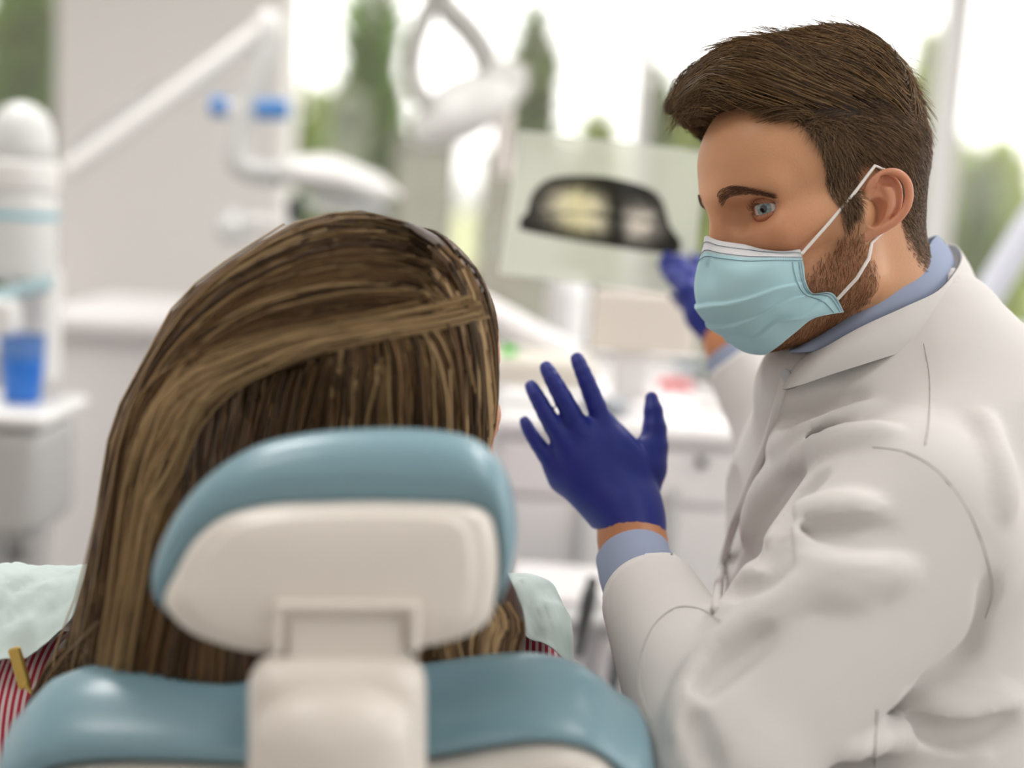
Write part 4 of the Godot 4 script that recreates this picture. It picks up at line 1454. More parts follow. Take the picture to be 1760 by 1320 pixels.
func dentist() -> void:
	rng.seed = 77
	var turn := cam_basis * Basis(Vector3.BACK, deg_to_rad(0.0)) * Basis(Vector3.UP, deg_to_rad(-70.5)) * Basis(Vector3.RIGHT, deg_to_rad(8.75))
	H = Transform3D(turn, at(1406, 374, 1.137))
	var ground := H.origin
	var who := thing("person", "man in a white coat, light blue shirt and surgical mask, one blue-gloved hand raised", "person", Vector3(ground.x + 0.06, 0, ground.z - 0.02))
	var W := who.position
	var to_who := Transform3D(Basis(), -W)

	# ---- the body: head and neck, then what runs on under the clothes
	var hp := head_solid()
	var np := neck_solid()
	var all := hp.duplicate()
	# the neck joins below
	for q in np:
		all.push_back(q)
	var face := solid(all, Vector3(-0.11, -0.20, -0.13), Vector3(0.11, 0.14, 0.14), 0.0023)
	for i in face.v.size():
		face.c[i] = skin_tint(face.v[i])
	var face_tris := face.idx.size()
	stage("head")
	for s in [1.0, -1.0]:
		var e := ear(s)
		for i in e.v.size():
			var inner := clampf((0.086 - absf(e.v[i].x)) / 0.012, 0, 1)
			e.c[i] = lin(206, 144, 112)
		face.append(e)
		var l := lids(s)
		for i in l.v.size():
			l.c[i] = lin(184, 122, 92)
		face.append(l)
	var skin := vmat("skin", 0.46)
	skin.subsurf_scatter_enabled = true
	skin.subsurf_scatter_strength = 0.18
	skin.metallic_specular = 0.45
	skin.uv1_triplanar = true
	skin.uv1_scale = Vector3(14, 14, 14)
	skin.normal_enabled = true
	var pores := NoiseTexture2D.new()
	var pn := FastNoiseLite.new()
	pn.seed = 6
	pn.frequency = 0.12
	pores.noise = pn
	pores.width = 256
	pores.height = 256
	pores.seamless = true
	pores.as_normal_map = true
	pores.bump_strength = 1.5
	skin.normal_texture = pores
	skin.normal_scale = 0.25
	var body := Geo.new().append(face, to_who * H)
	# trunk and arms under the coat, hands inside the gloves
	var wristL := at(1086, 928, 1.172)
	var wristR := at(1258, 598, 1.50)
	var trunk := []
	trunk.push_back(cap(H * Vector3(0, -0.15, -0.05), at(1545, 760, 1.18), 0.046, 0.06, 0.04))
	trunk.push_back(cap(at(1545, 780, 1.18), at(1500, 1350, 1.16), 0.09, 0.10, 0.04))
	trunk.push_back(cap(at(1560, 860, 1.10), at(1440, 800, 1.34), 0.05, 0.05, 0.04))
	trunk.append_array(chain([at(1560, 880, 1.08), at(1240, 1262, 0.985), at(1125, 1060, 1.10), wristL, at(1075, 850, 1.185)], [0.05, 0.042, 0.034, 0.026, 0.024], 0.02))
	trunk.append_array(chain([at(1440, 800, 1.34), at(1370, 800, 1.46), wristR, at(1235, 560, 1.51)], [0.045, 0.038, 0.026, 0.022], 0.02))
	var tg := solid(trunk, Vector3(-0.05, 0.55, -1.75), Vector3(0.62, 1.30, -0.75), 0.008)
	for i in tg.v.size():
		tg.c[i] = lin(190, 128, 88)
	body.append(tg, to_who)
	part("body", body.mesh(), skin, who)
	stage("body")

	# ---- eyes, brows, lashes
	var eye_m := vmat("eye", 0.08)
	eye_m.clearcoat_enabled = true
	eye_m.clearcoat = 1.0
	eye_m.clearcoat_roughness = 0.02
	for s in [1.0, -1.0]:
		part("eye", Geo.new().append(eyeball(s, Vector3(0.60, -0.03, 1.0)), to_who * H).mesh(), eye_m, who)
	var hairs := vmat("hair_brown", 0.42)
	hairs.metallic_specular = 0.4
	for s in [1.0, -1.0]:
		var brow := Geo.new()
		for i in 620:
			var t := rng.randf()
			var c := Vector3(lerpf(0.012, 0.051, t), 0.0222 + 0.0075 * sin(PI * pow(t, 0.75)) - 0.003 * t, 0.11)
			var wd: float = lerpf(0.0050, 0.0018, pow(t, 1.4))
			c.y += rng.randf_range(-wd, wd)
			var p := meet(hp, Vector3(c.x, c.y, 0.13), Vector3(0, 0, -1), 0.1)
			var nn := slope(hp, p)
			var dir := Vector3(lerpf(0.75, 1.0, sqrt(t)), lerpf(0.5, -0.3, sqrt(t)), 0.0)
			dir = (dir - nn * dir.dot(nn)).normalized()
			var ln := rng.randf_range(0.004, 0.008)
			var pts := [p - nn * 0.0005, p + dir * ln * 0.5 + nn * 0.0014, p + dir * ln + nn * 0.0012]
			for k in 3:
				pts[k].x *= s
				pts[k] = H * pts[k] - W
			hair(brow, pts, 0.00014, lin(96, 66, 46) * rng.randf_range(0.7, 1.3))
		part("eyebrow", brow.mesh(), hairs, who)
		var lash := Geo.new()
		for i in 60:
			var t := rng.randf()
			var th := deg_to_rad(lerpf(-52.0, 62.0, t) + EYE_TURN)
			var arch := pow(sin(PI * t), 0.62)
			var upper := i < 44
			var ph := deg_to_rad((arch * 18.0 if upper else -arch * 17.0) - 3.0 + 2.0 * t)
			var dir := Vector3(sin(th) * cos(ph), sin(ph), cos(th) * cos(ph))
			var p := EYE_AT + dir * (EYE_R + 0.0008)
			var out2 := (dir + Vector3(0.25 * (t - 0.3), 0.55 if upper else -0.5, 0)).normalized()
			var ln := rng.randf_range(0.005, 0.008) * (1.0 if upper else 0.55)
			var pts := [p, p + dir * ln * 0.5 + out2 * ln * 0.1, p + out2 * ln]
			for k in 3:
				pts[k].x *= s
				pts[k] = H * pts[k] - W
			hair(lash, pts, 0.00012, lin(50, 34, 26))
		part("eyelash", lash.mesh(), hairs, who)
	stage("brows")

	# ---- hair of the head
	var vol := [ell(Vector3(0, 0.068, -0.006), Vector3(0.0775, 0.084, 0.0975), 0.01), ell(Vector3(-0.006, 0.104, 0.040), Vector3(0.064, 0.047, 0.062), 0.02), cap(Vector3(0.020, 0.118, 0.058), Vector3(-0.035, 0.112, 0.064), 0.026, 0.026, 0.02), cap(Vector3(0.018, 0.112, -0.03), Vector3(-0.018, 0.112, -0.03), 0.032, 0.032, 0.04)]
	var under := []
	under.push_back(ell(Vector3(0, 0.068, -0.006), Vector3(0.0735, 0.079, 0.0925), 0.01))
	under.push_back(ell(Vector3(-0.006, 0.104, 0.030), Vector3(0.058, 0.041, 0.056), 0.02))
	under.push_back(cap(Vector3(0.016, 0.120, 0.050), Vector3(-0.035, 0.115, 0.056), 0.018, 0.018, 0.02))
	under.push_back(cap(Vector3(0.018, 0.110, -0.03), Vector3(-0.018, 0.110, -0.03), 0.028, 0.028, 0.04))
	under.push_back(ell(Vector3(0, -0.02, 0.02), Vector3(0.2, 0.085, 0.2), 0.004, Basis(), true))
	under.push_back(flat_cut(Vector3(0, 0.112, 0.074), Vector3(0, -0.85, 0.5), 0.3))
	var mass := solid(under, Vector3(-0.11, 0.0, -0.14), Vector3(0.11, 0.17, 0.14), 0.003)
	for i in mass.v.size():
		mass.c[i] = lin(52, 36, 24)
	var locks := Geo.new().append(mass, to_who * H)
	var top := Geo.new()
	# roots of the long hair: spread over the hair volume
	var placed := 0
	var guard := 0
	while placed < 9500 and guard < 60000:
		guard += 1
		var dir := Vector3(rng.randfn(), rng.randfn(), rng.randfn()).normalized()
		if dir.y < -0.1:
			continue
		var c := Vector3(0, 0.070, 0.0)
		var p := meet(vol, c + dir * 0.2, -dir, 0.25)
		# only above the cropped sides
		var rim := spline1([[-0.13, 0.050], [-0.08, 0.070], [-0.02, 0.082], [0.04, 0.088], [0.08, 0.096], [0.12, 0.098]], p.z)
		if p.y < rim + rng.randf_range(-0.010, 0.010):
			continue
		placed += 1
		var deep := -absf(rng.randfn()) * 0.0028 + 0.0012
		var steps := 9
		var ln := rng.randf_range(0.035, 0.075) * lerpf(0.6, 1.0, clampf((p.z + 0.10) / 0.10, 0, 1))
		var st := ln / steps
		var pts := []
		var q := p + slope(vol, p, 0.002) * deep
		pts.push_back(q)
		var wob := rng.randf_range(-0.22, 0.22)
		var fly := rng.randf() < 0.10
		for k in steps:
			var fwd := Vector3(-0.42 + wob, 0.10, 0.85)
			if q.x > 0.02:
				fwd = Vector3(-0.30 + wob, 0.42, 0.72)
			var back := Vector3(0.25 * signf(q.x) + wob, -0.85, -0.35)
			var mixv := smoothstep(-0.035, -0.075, q.z + 0.25 * (q.x - 0.02))
			var f := fwd.lerp(back, mixv)
			var nn := slope(vol, q, 0.002)
			f = (f - nn * f.dot(nn)).normalized()
			q += f * st
			var dd := field(vol, q)
			var tt := float(k + 1) / steps
			var want := deep + 0.0035 * tt * tt * (3.0 if fly else rng.randf_range(0.1, 1.0))
			if not (q.z > 0.092 and tt > 0.55):
				q += nn * (want - dd)
			else:
				q += Vector3(-0.0008 + wob * 0.004, -0.0006 + rng.randf_range(-0.0012, 0.0014), 0.0012)
			pts.push_back(q)
		for k in pts.size():
			pts[k] = H * pts[k] - W
		var tone := rng.randf()
		var col := lin(66, 47, 29).lerp(lin(156, 122, 80), pow(tone, 1.5))
		hair(top, pts, rng.randf_range(0.00026, 0.00044), col)
	# loose curling tips at the front of the sweep
	for i in 420:
		var x0 := rng.randf_range(-0.052, 0.024)
		var st := meet(vol, Vector3(x0, rng.randf_range(0.094, 0.138), 0.2), Vector3(0, 0, -1), 0.2)
		var pts := []
		var ph := rng.randf() * TAU
		var am := rng.randf_range(0.001, 0.005)
		var ln := rng.randf_range(0.012, 0.030)
		for k in 9:
			var t := k / 8.0
			pts.push_back(H * (st + Vector3(-0.5 * ln * t + am * t * sin(ph + t * 5.0), 0.006 * sin(PI * t) - ln * 0.35 * t * t + am * t * cos(ph + t * 5.0), -0.004 + ln * 0.55 * t)) - W)
		hair(top, pts, rng.randf_range(0.0002, 0.00032), lin(60, 42, 26).lerp(lin(128, 98, 62), rng.randf()))
	# fringe: hairs that rise from the hairline and join the sweep
	for i in range(0, face_tris, 3):
		var m := face.v[face.idx[i]]
		if m.z < 0.030 or m.y < 0.070 or m.y > 0.120 or scalp(m) <= 0.02:
			continue
		var n := face.n[face.idx[i]]
		for k in 2:
			var p := m + Vector3(rng.randf_range(-0.0014, 0.0014), rng.randf_range(-0.0014, 0.0014), rng.randf_range(-0.0008, 0.0008))
			var ln := rng.randf_range(0.026, 0.046)
			var pts := [p - n * 0.001]
			var q := p
			var wob := rng.randf_range(-0.3, 0.3)
			for kk in 7:
				var tt := (kk + 1) / 7.0
				var f := (n * 0.55 + Vector3(0, 0.55, 0.25)).lerp(Vector3(-0.55 + wob, 0.22 - 0.38 * tt, 0.62), smoothstep(0.0, 0.55, tt)).normalized()
				q += f * ln / 7.0
				var dd := field(vol, q)
				if dd > 0.003:
					q -= slope(vol, q, 0.002) * (dd - 0.003) * 0.8
				pts.push_back(q)
			for kk in pts.size():
				pts[kk] = H * pts[kk] - W
			hair(top, pts, rng.randf_range(0.00024, 0.0004), lin(62, 44, 27).lerp(lin(142, 110, 72), pow(rng.randf(), 1.6)))
	locks.append(top)
	stage("long hair %d" % (top.idx.size() / 3))
	# cropped sides and nape, grown from the skin
	var crop := Geo.new()
	for i in range(0, face_tris, 3):
		var a := face.v[face.idx[i]]
		var b := face.v[face.idx[i + 1]]
		var c := face.v[face.idx[i + 2]]
		var m := (a + b + c) / 3.0
		var sc := scalp(m)
		if sc <= 0.02 or m.y > 0.094:
			continue
		var n := (face.n[face.idx[i]] + face.n[face.idx[i + 1]] + face.n[face.idx[i + 2]]).normalized()
		var area := (b - a).cross(c - a).length() * 0.5
		var want := area * 1.25e6 * sc
		var cnt := int(want) + (1 if rng.randf() < want - int(want) else 0)
		for k in cnt:
			var r1 := sqrt(rng.randf())
			var r2 := rng.randf()
			var p := a * (1 - r1) + b * (r1 * (1 - r2)) + c * (r1 * r2)
			var ln := lerpf(0.0035, 0.017, smoothstep(-0.03, 0.085, m.y)) * rng.randf_range(0.7, 1.2)
			var f := Vector3(rng.randfn() * 0.15, -0.75 + 0.5 * smoothstep(0.03, 0.09, m.y), -0.55 + rng.randfn() * 0.15)
			if m.z > 0.01:
				f = Vector3(rng.randfn() * 0.1, -0.9 + 1.1 * smoothstep(0.04, 0.09, m.y), -0.15 + rng.randfn() * 0.2)
			f = (f - n * f.dot(n)).normalized()
			var lift := rng.randf_range(0.25, 0.55)
			var q1 := p + (f * 0.5 + n * lift * 0.6) * ln
			var q2 := p + (f + n * lift * 0.7) * ln
			var col := lin(68, 49, 34).lerp(lin(158, 128, 98), pow(rng.randf(), 1.5))
			hair(crop, [H * p - W, H * q1 - W, H * q2 - W], 0.00024, col)
	stage("cropped hair %d" % (crop.idx.size() / 3))
	locks.append(crop)
	part("hair", locks.mesh(), hairs, who)
	# beard
	var bg := Geo.new()
	for i in range(0, face_tris, 3):
		var a := face.v[face.idx[i]]
		var b := face.v[face.idx[i + 1]]
		var c := face.v[face.idx[i + 2]]
		var m := (a + b + c) / 3.0
		var be := beard(m)
		if be <= 0.02 or m.x < -0.03:
			continue
		var n := (face.n[face.idx[i]] + face.n[face.idx[i + 1]] + face.n[face.idx[i + 2]]).normalized()
		var area := (b - a).cross(c - a).length() * 0.5
		var want := area * 4.4e5 * be
		var cnt := int(want) + (1 if rng.randf() < want - int(want) else 0)
		for k in cnt:
			var r1 := sqrt(rng.randf())
			var r2 := rng.randf()
			var p := a * (1 - r1) + b * (r1 * (1 - r2)) + c * (r1 * r2)
			var f := Vector3(rng.randfn() * 0.2, -0.9, 0.25 + rng.randfn() * 0.2)
			f = (f - n * f.dot(n)).normalized()
			var ln := rng.randf_range(0.0025, 0.0055)
			var col := lin(92, 60, 38).lerp(lin(160, 112, 72), pow(rng.randf(), 1.4))
			hair(bg, [H * p - W, H * (p + (f * 0.55 + n * 0.25) * ln) - W, H * (p + (f + n * 0.28) * ln) - W], 0.00016, col)
	part("beard", bg.mesh(), hairs, who)
	stage("beard %d" % (bg.idx.size() / 3))
	face_mask(who, hp)
	coat(who)
	gloves(who, wristL, wristR)
	legs(who)

# the pleated mask, ear loops and stitching
func face_mask(who: Node3D, hp: Array) -> void:
	var W := who.position
	var rows := [
		[Vector3(0, -0.0030, 0.1085), Vector3(0.013, -0.0090, 0.1028), Vector3(0.032, -0.0170, 0.0842), Vector3(0.05, -0.0220, 0.0771), Vector3(0.0635, -0.0260, 0.0610)],
		[Vector3(0, -0.0300, 0.1095), Vector3(0.022, -0.0317, 0.1105), Vector3(0.042, -0.0352, 0.1010), Vector3(0.057, -0.0369, 0.0849), Vector3(0.0655, -0.0400, 0.0610)],
		[Vector3(0, -0.0541, 0.1125), Vector3(0.026, -0.0558, 0.1123), Vector3(0.047, -0.0549, 0.0996), Vector3(0.0595, -0.0524, 0.0815), Vector3(0.0655, -0.0520, 0.0610)],
		[Vector3(0, -0.0739, 0.1055), Vector3(0.026, -0.0739, 0.1053), Vector3(0.046, -0.0704, 0.0921), Vector3(0.058, -0.0627, 0.0746), Vector3(0.0645, -0.0620, 0.0550)],
		[Vector3(0, -0.0915, 0.0895), Vector3(0.024, -0.0894, 0.0894), Vector3(0.043, -0.0785, 0.0785), Vector3(0.055, -0.0782, 0.0618), Vector3(0.063, -0.0640, 0.0370)],
		[Vector3(0, -0.1010, 0.0695), Vector3(0.022, -0.0990, 0.0705), Vector3(0.041, -0.0912, 0.0626), Vector3(0.054, -0.0816, 0.0503), Vector3(0.063, -0.0800, 0.0290)]]
	var NU := 81
	var NV := 61
	var lines := []
	for r in rows:
		var full := []
		for i in range(4, 0, -1):
			full.push_back(Vector3(-r[i].x, r[i].y, r[i].z))
		full.append_array(r)
		lines.push_back(spline(full, NU))
	var grid := []
	for j in NV:
		grid.push_back([])
	for i in NU:
		var colp := []
		for l in lines:
			colp.push_back(l[i])
		var c := spline(colp, NV)
		for j in NV:
			grid[j].push_back(c[j])
	# three pleats, each a soft step in the cloth, dying out under the white band
	for j in NV:
		var v := j / float(NV - 1)
		for i in NU:
			var uu := absf(i / float(NU - 1) * 2.0 - 1.0)
			var st := 0.0
			for f in [0.40, 0.60, 0.78]:
				var dv: float = v - f - 0.05 * (1.0 - uu)
				st += 0.0030 * smoothstep(-0.012, 0.012, dv) * exp(-maxf(dv, 0.0) * 7.0)
			st *= smoothstep(0.0, 0.25, 1.05 - uu)
			var nn: Vector3 = (grid[j][i] - Vector3(0, -0.055, 0.03)).normalized()
			var soft := 0.0012 * sin(uu * 9.0 + v * 5.0) * (1.0 - v * 0.4) * smoothstep(0.0, 0.2, v)
			grid[j][i] += nn * (st + soft)
	# nowhere inside the face
	for j in NV:
		for i in NU:
			var dd := field(hp, grid[j][i])
			if dd < 0.0035:
				grid[j][i] += slope(hp, grid[j][i]) * (0.0035 - dd)
			grid[j][i] = H * grid[j][i] - W
	var g := Geo.new().sheet(grid, 0.0008)
	var n0 := g.n[(NV / 2) * NU + NU / 2]
	for k in g.v.size():
		var v := g.uv[k].y
		g.c[k] = lin(236, 236, 238) if v < 0.115 else lin(184, 221, 229)
	var cloth := vmat("mask_cloth", 0.85)
	cloth.metallic_specular = 0.2
	cloth.backlight_enabled = true
	cloth.backlight = Color(0.35, 0.35, 0.35)
	cloth.uv1_triplanar = true
	cloth.uv1_scale = Vector3(30, 30, 30)
	cloth.heightmap_enabled = false
	var mask := part("face_mask", g.mesh(), cloth, who, "light blue pleated surgical mask with a white top band")
	# welded seams: rows of small dashes
	var sm := mat("seam_grey", rgb(120, 140, 156), 0.8)
	var seam := Geo.new()
	var out := H.basis.z
	var dash := func(a: Vector3, b: Vector3, lift: Vector3) -> void:
		seam.tube([a + lift, b + lift], [0.00038], 4)
	for j in [3, 6, 8]:
		for i in range(4, NU - 1):
			for h in 2:
				var a: Vector3 = grid[j][i].lerp(grid[j][i + 1], h * 0.5)
				var b: Vector3 = grid[j][i].lerp(grid[j][i + 1], h * 0.5 + 0.27)
				var lf: Vector3 = (grid[j][i] - (H * Vector3(0, grid_y(grid[j][i] + W), 0.03) - W)).normalized() * 0.0006
				dash.call(a, b, lf)
	for i in [NU - 2, NU - 3, NU - 5]:
		for j in range(9, NV - 2):
			for h in 2:
				var a: Vector3 = grid[j][i].lerp(grid[j + 1][i], h * 0.5)
				var b: Vector3 = grid[j][i].lerp(grid[j + 1][i], h * 0.5 + 0.22)
				var lf: Vector3 = (grid[j][i] - (H * Vector3(0, grid_y(grid[j][i] + W), 0.03) - W)).normalized() * 0.0006
				dash.call(a, b, lf)
	part("stitching", seam.mesh(), sm, mask).set_meta("kind", "stuff")
	# ear loops
	var cord := mat("loop_white", rgb(236, 230, 224), 0.7)
	for s in [1.0, -1.0]:
		var e: int = NU - 1 if s > 0 else 0
		var a: Vector3 = grid[4][e]
		var b: Vector3 = grid[NV - 9][e]
		var behind := [Vector3(0.0775, 0.0315, -0.008), Vector3(0.0745, 0.026, -0.022), Vector3(0.0725, 0.0, -0.030), Vector3(0.071, -0.020, -0.014), Vector3(0.0745, -0.0285, 0.002)]
		var pts := [a]
		var ta: Vector3 = H * Vector3(0.0775 * s, 0.0315, -0.008) - W
		pts.push_back(a.lerp(ta, 0.33) + H.basis.x * s * 0.003)
		pts.push_back(a.lerp(ta, 0.66) + H.basis.x * s * 0.004)
		for q in behind:
			pts.push_back(H * Vector3(q.x * s, q.y, q.z) - W)
		var tb: Vector3 = pts[pts.size() - 1]
		pts.push_back(tb.lerp(b, 0.3) + H.basis.x * s * 0.010)
		pts.push_back(tb.lerp(b, 0.65) + H.basis.x * s * 0.010)
		pts.push_back(b)
		part("ear_loop", Geo.new().tube(pts, [0.0014], 8).mesh(), cord, mask, "white elastic ear loop")

func grid_y(p: Vector3) -> float:
	return (H.affine_inverse() * p).y

# ---------------------------------------------------------------- coat, shirt
func coat(who: Node3D) -> void:
	var W := who.position
	var to_who := Transform3D(Basis(), -W)
	var p := []
	p.push_back(cap(at(1545, 625, 1.168), at(1590, 740, 1.17), 0.072, 0.095, 0.04))
	p.push_back(cap(at(1606, 588, 1.175), at(1700, 760, 1.14), 0.060, 0.10, 0.05))
	p.push_back(cap(at(1590, 880, 1.075), at(1450, 800, 1.36), 0.085, 0.078, 0.06))
	p.push_back(cap(at(1590, 860, 1.17), at(1560, 1500, 1.12), 0.120, 0.150, 0.06))
	p.push_back(cap(at(1480, 800, 1.25), at(1420, 1500, 1.22), 0.105, 0.130, 0.06))
	p.push_back(cap(at(1440, 700, 1.20), at(1420, 860, 1.22), 0.045, 0.085, 0.05))
	p.push_back(cap(at(1405, 668, 1.158), at(1560, 650, 1.16), 0.052, 0.076, 0.04))
	# near arm: upper arm and forearm
	var sh := at(1565, 905, 1.04)
	var el := at(1238, 1285, 0.955)
	var cuff := at(1098, 990, 1.135)
	p.push_back(cap(sh, el, 0.088, 0.060, 0.012))
	p.push_back(cap(el, at(1085, 955, 1.155), 0.060, 0.036, 0.014))
	# far arm
	p.append_array(chain([at(1450, 800, 1.36), at(1375, 790, 1.46), at(1272, 632, 1.49)], [0.078, 0.058, 0.038], 0.03))
	# folds
	var ridges := [
		[[1352, 905, 1420, 884, 1500, 878], 0.010], [[1350, 950, 1410, 985, 1490, 992, 1560, 980], 0.010], [[1345, 930, 1390, 935], 0.008],
		[[1290, 1040, 1380, 1015, 1480, 1030], 0.007], [[1180, 1170, 1240, 1110, 1310, 1060, 1380, 1030], 0.007],
		[[1300, 870, 1360, 800, 1440, 760, 1530, 745], 0.009], [[1330, 780, 1400, 735, 1500, 705], 0.009], [[1280, 930, 1320, 850, 1350, 810], 0.008],
		[[1170, 1260, 1185, 1200, 1230, 1150], 0.006], [[1690, 720, 1716, 800, 1726, 880], 0.006],
		[[1560, 1200, 1640, 1230, 1740, 1200], 0.012], [[1450, 1290, 1560, 1260, 1680, 1290], 0.010]]
	var base := p.duplicate()
	for r in ridges:
		p.append_array(fold(on_coat(base, r[0], 0.003), r[1], 0.016, false))
	var valleys := [
		[[1341, 985, 1344, 935, 1350, 888, 1372, 850, 1410, 815], 0.009], [[1262, 938, 1300, 945, 1338, 962], 0.006], [[1380, 915, 1450, 910, 1530, 905], 0.0035],
		[[1200, 1190, 1255, 1140, 1320, 1085], 0.006], [[1375, 785, 1420, 755, 1480, 732], 0.004], [[1340, 725, 1410, 700, 1480, 680], 0.005],
		[[1700, 1000, 1695, 1060, 1650, 1120, 1560, 1190], 0.009], [[1250, 1010, 1300, 1005, 1345, 975], 0.008],
		[[1560, 1240, 1650, 1265, 1750, 1240], 0.008], [[1190, 1230, 1205, 1290, 1230, 1330], 0.005]]
	for r in valleys:
		p.append_array(fold(on_coat(base, r[0], -0.003), r[1], 0.012, true))
	# seams: fine grooves
	var seams := [
		[1500, 768, 1560, 778, 1618, 815, 1668, 885, 1698, 965, 1706, 1020, 1694, 1062], [1588, 590, 1598, 650, 1597, 720, 1590, 765],
		[1238, 1068, 1205, 1047, 1160, 1045, 1120, 1080, 1099, 1140, 1100, 1190, 1120, 1240], [1508, 1220, 1505, 1270, 1504, 1318]]
	# open ends: cuffs and neck
	var arm := (cuff - el).normalized()
	p.push_back(flat_cut(at(1114, 1046, 1.11), arm + cam_basis * Vector3(-0.12, 0.05, 0.0), 0.14))
	p.push_back(ell(at(1268, 628, 1.49) + (at(1272, 632, 1.49) - at(1375, 790, 1.46)).normalized() * 0.09, Vector3.ONE * 0.09, 0.002, Basis(), true))
	p.push_back(cap(H * Vector3(0, -0.06, -0.04), at(1532, 556, 1.168), 0.066, 0.056, 0.004, true))
	var lo := Vector3(-0.12, 0.50, -1.72)
	var hi := Vector3(0.78, 1.30, -0.72)
	var g := solid(p, lo, hi, 0.0045)
	for i in g.c.size():
		g.c[i] = Color.WHITE
	var cloth := mat("coat_cotton", rgb(216, 213, 210), 0.85)
	cloth.metallic_specular = 0.25
	cloth.uv1_triplanar = true
	cloth.uv1_scale = Vector3(4, 4, 4)
	cloth.normal_enabled = true
	var weave := NoiseTexture2D.new()
	var wn := FastNoiseLite.new()
	wn.seed = 31
	wn.frequency = 0.012
	wn.fractal_octaves = 3
	weave.noise = wn
	weave.width = 512
	weave.height = 512
	weave.seamless = true
	weave.as_normal_map = true
	weave.bump_strength = 3.0
	cloth.normal_texture = weave
	cloth.normal_scale = 0.22
	var c := part("coat", Geo.new().append(g, to_who).mesh(), cloth, who, "white cotton clinic coat with a stand collar")
	var thread := mat("seam_thread", rgb(192, 190, 186), 0.9)
	for r in seams:
		var ctl := []
		for i in range(0, r.size(), 2):
			ctl.push_back(Vector2(r[i], r[i + 1]))
		var flat := []
		for q in spline(ctl, 60):
			flat.push_back(q.x)
			flat.push_back(q.y)
		var line := []
		for q in on_coat(p, flat, -0.0001):
			line.push_back(q - W)
		part("seam", Geo.new().tube(line, [0.0007], 5).mesh(), thread, c)
	stage("coat %d" % (g.idx.size() / 3))
	# stand collar
	var up := [at(1400, 604, 1.10), at(1479, 562, 1.082), at(1556, 527, 1.085), at(1612, 500, 1.10), at(1642, 468, 1.13), at(1654, 440, 1.17), at(1640, 420, 1.21), at(1600, 430, 1.25), at(1500, 480, 1.27), at(1400, 560, 1.24), at(1368, 600, 1.17)]
	var lw := [at(1352, 668, 1.105), at(1440, 640, 1.085), at(1535, 610, 1.082), at(1600, 588, 1.095), at(1660, 552, 1.130), at(1684, 520, 1.180), at(1670, 500, 1.240), at(1610, 520, 1.290), at(1500, 570, 1.310), at(1390, 620, 1.290), at(1342, 655, 1.190)]
	part("collar", Geo.new().append(ring_band(up, lw, 0.003, 80, 8, 0.004), to_who).mesh(), cloth, c)
	# front edge of the coat, from the collar down
	var fe := on_coat(base, [1352, 640, 1338, 690, 1318, 760, 1290, 830, 1262, 900, 1240, 980, 1230, 1050], -0.001)
	var fr := []
	for q in fe:
		fr.push_back(q - W)
	part("placket", Geo.new().tube(spline(fr, 30), [0.004], 8).mesh(), cloth, c)
	var bt: Vector3 = on_coat(base, [1352, 645], -0.004)[0]
	part("button", Geo.new().lathe([[0.001, 0.0], [0.005, 0.0], [0.0055, 0.001], [0.005, 0.002], [0.001, 0.002]], Transform3D(cam_basis * Basis(Vector3.RIGHT, PI / 2) * Basis(Vector3.BACK, 0.9), bt - W), 14).mesh(), mat("button_grey", rgb(186, 188, 192), 0.3), c)
	# shirt: collar and the near cuff, far cuff
	var shirt := mat("shirt_blue", rgb(154, 165, 190), 0.8)
	shirt.metallic_specular = 0.25
	var su := [at(1368, 596, 1.118), at(1416, 572, 1.102), at(1479, 530, 1.095), at(1537, 482, 1.10), at(1585, 443, 1.12), at(1604, 412, 1.15), at(1612, 404, 1.18), at(1590, 412, 1.22), at(1520, 450, 1.245), at(1420, 530, 1.23), at(1366, 590, 1.17)]
	var sl := [at(1366, 606, 1.115), at(1416, 600, 1.098), at(1479, 568, 1.090), at(1556, 534, 1.094), at(1608, 506, 1.11), at(1634, 470, 1.14), at(1640, 450, 1.18), at(1610, 460, 1.23), at(1520, 500, 1.26), at(1420, 570, 1.24), at(1362, 604, 1.17)]
	part("shirt_collar", Geo.new().append(ring_band(su, sl, 0.003, 80, 6, 0.003), to_who).mesh(), shirt, who, "light blue shirt collar")
	var ax := (at(1078, 915, 1.172) - at(1112, 1030, 1.115)).normalized()
	var sx := (cam_basis.x - ax * cam_basis.x.dot(ax)).normalized()
	var cb := Basis(sx, ax, sx.cross(ax))
	var c0 := at(1096, 985, 1.138)
	part("shirt_cuff", Geo.new().lathe([[0.033, -0.06], [0.0330, 0.0], [0.0322, 0.020], [0.0308, 0.022], [0.0290, 0.021], [0.0285, -0.06]], Transform3D(cb, c0 - W), 36).mesh(), shirt, who, "light blue shirt cuff")
	var hy := (at(1085, 955, 1.155) - at(1238, 1285, 0.955)).normalized()
	var hx := (cam_basis.x - hy * cam_basis.x.dot(hy)).normalized()
	part("sleeve_hem", Geo.new().lathe([[0.0340, -0.004], [0.0350, 0.004], [0.0375, 0.0055], [0.0392, 0.003], [0.0408, -0.012], [0.0414, -0.022], [0.036, -0.024]], Transform3D(Basis(hx, hy, hx.cross(hy)), at(1115, 1021, 1.119) - W), 40).mesh(), cloth, c)
	var ax2 := (at(1258, 598, 1.50) - at(1330, 715, 1.475)).normalized()
	var sx2 := (cam_basis.x - ax2 * cam_basis.x.dot(ax2)).normalized()
	part("shirt_cuff", Geo.new().lathe([[0.032, -0.03], [0.033, 0.0], [0.032, 0.018], [0.030, 0.019], [0.029, 0.018], [0.029, -0.03]], Transform3D(Basis(sx2, ax2, sx2.cross(ax2)), at(1270, 624, 1.493) - W), 36).mesh(), shirt, who, "light blue shirt cuff")

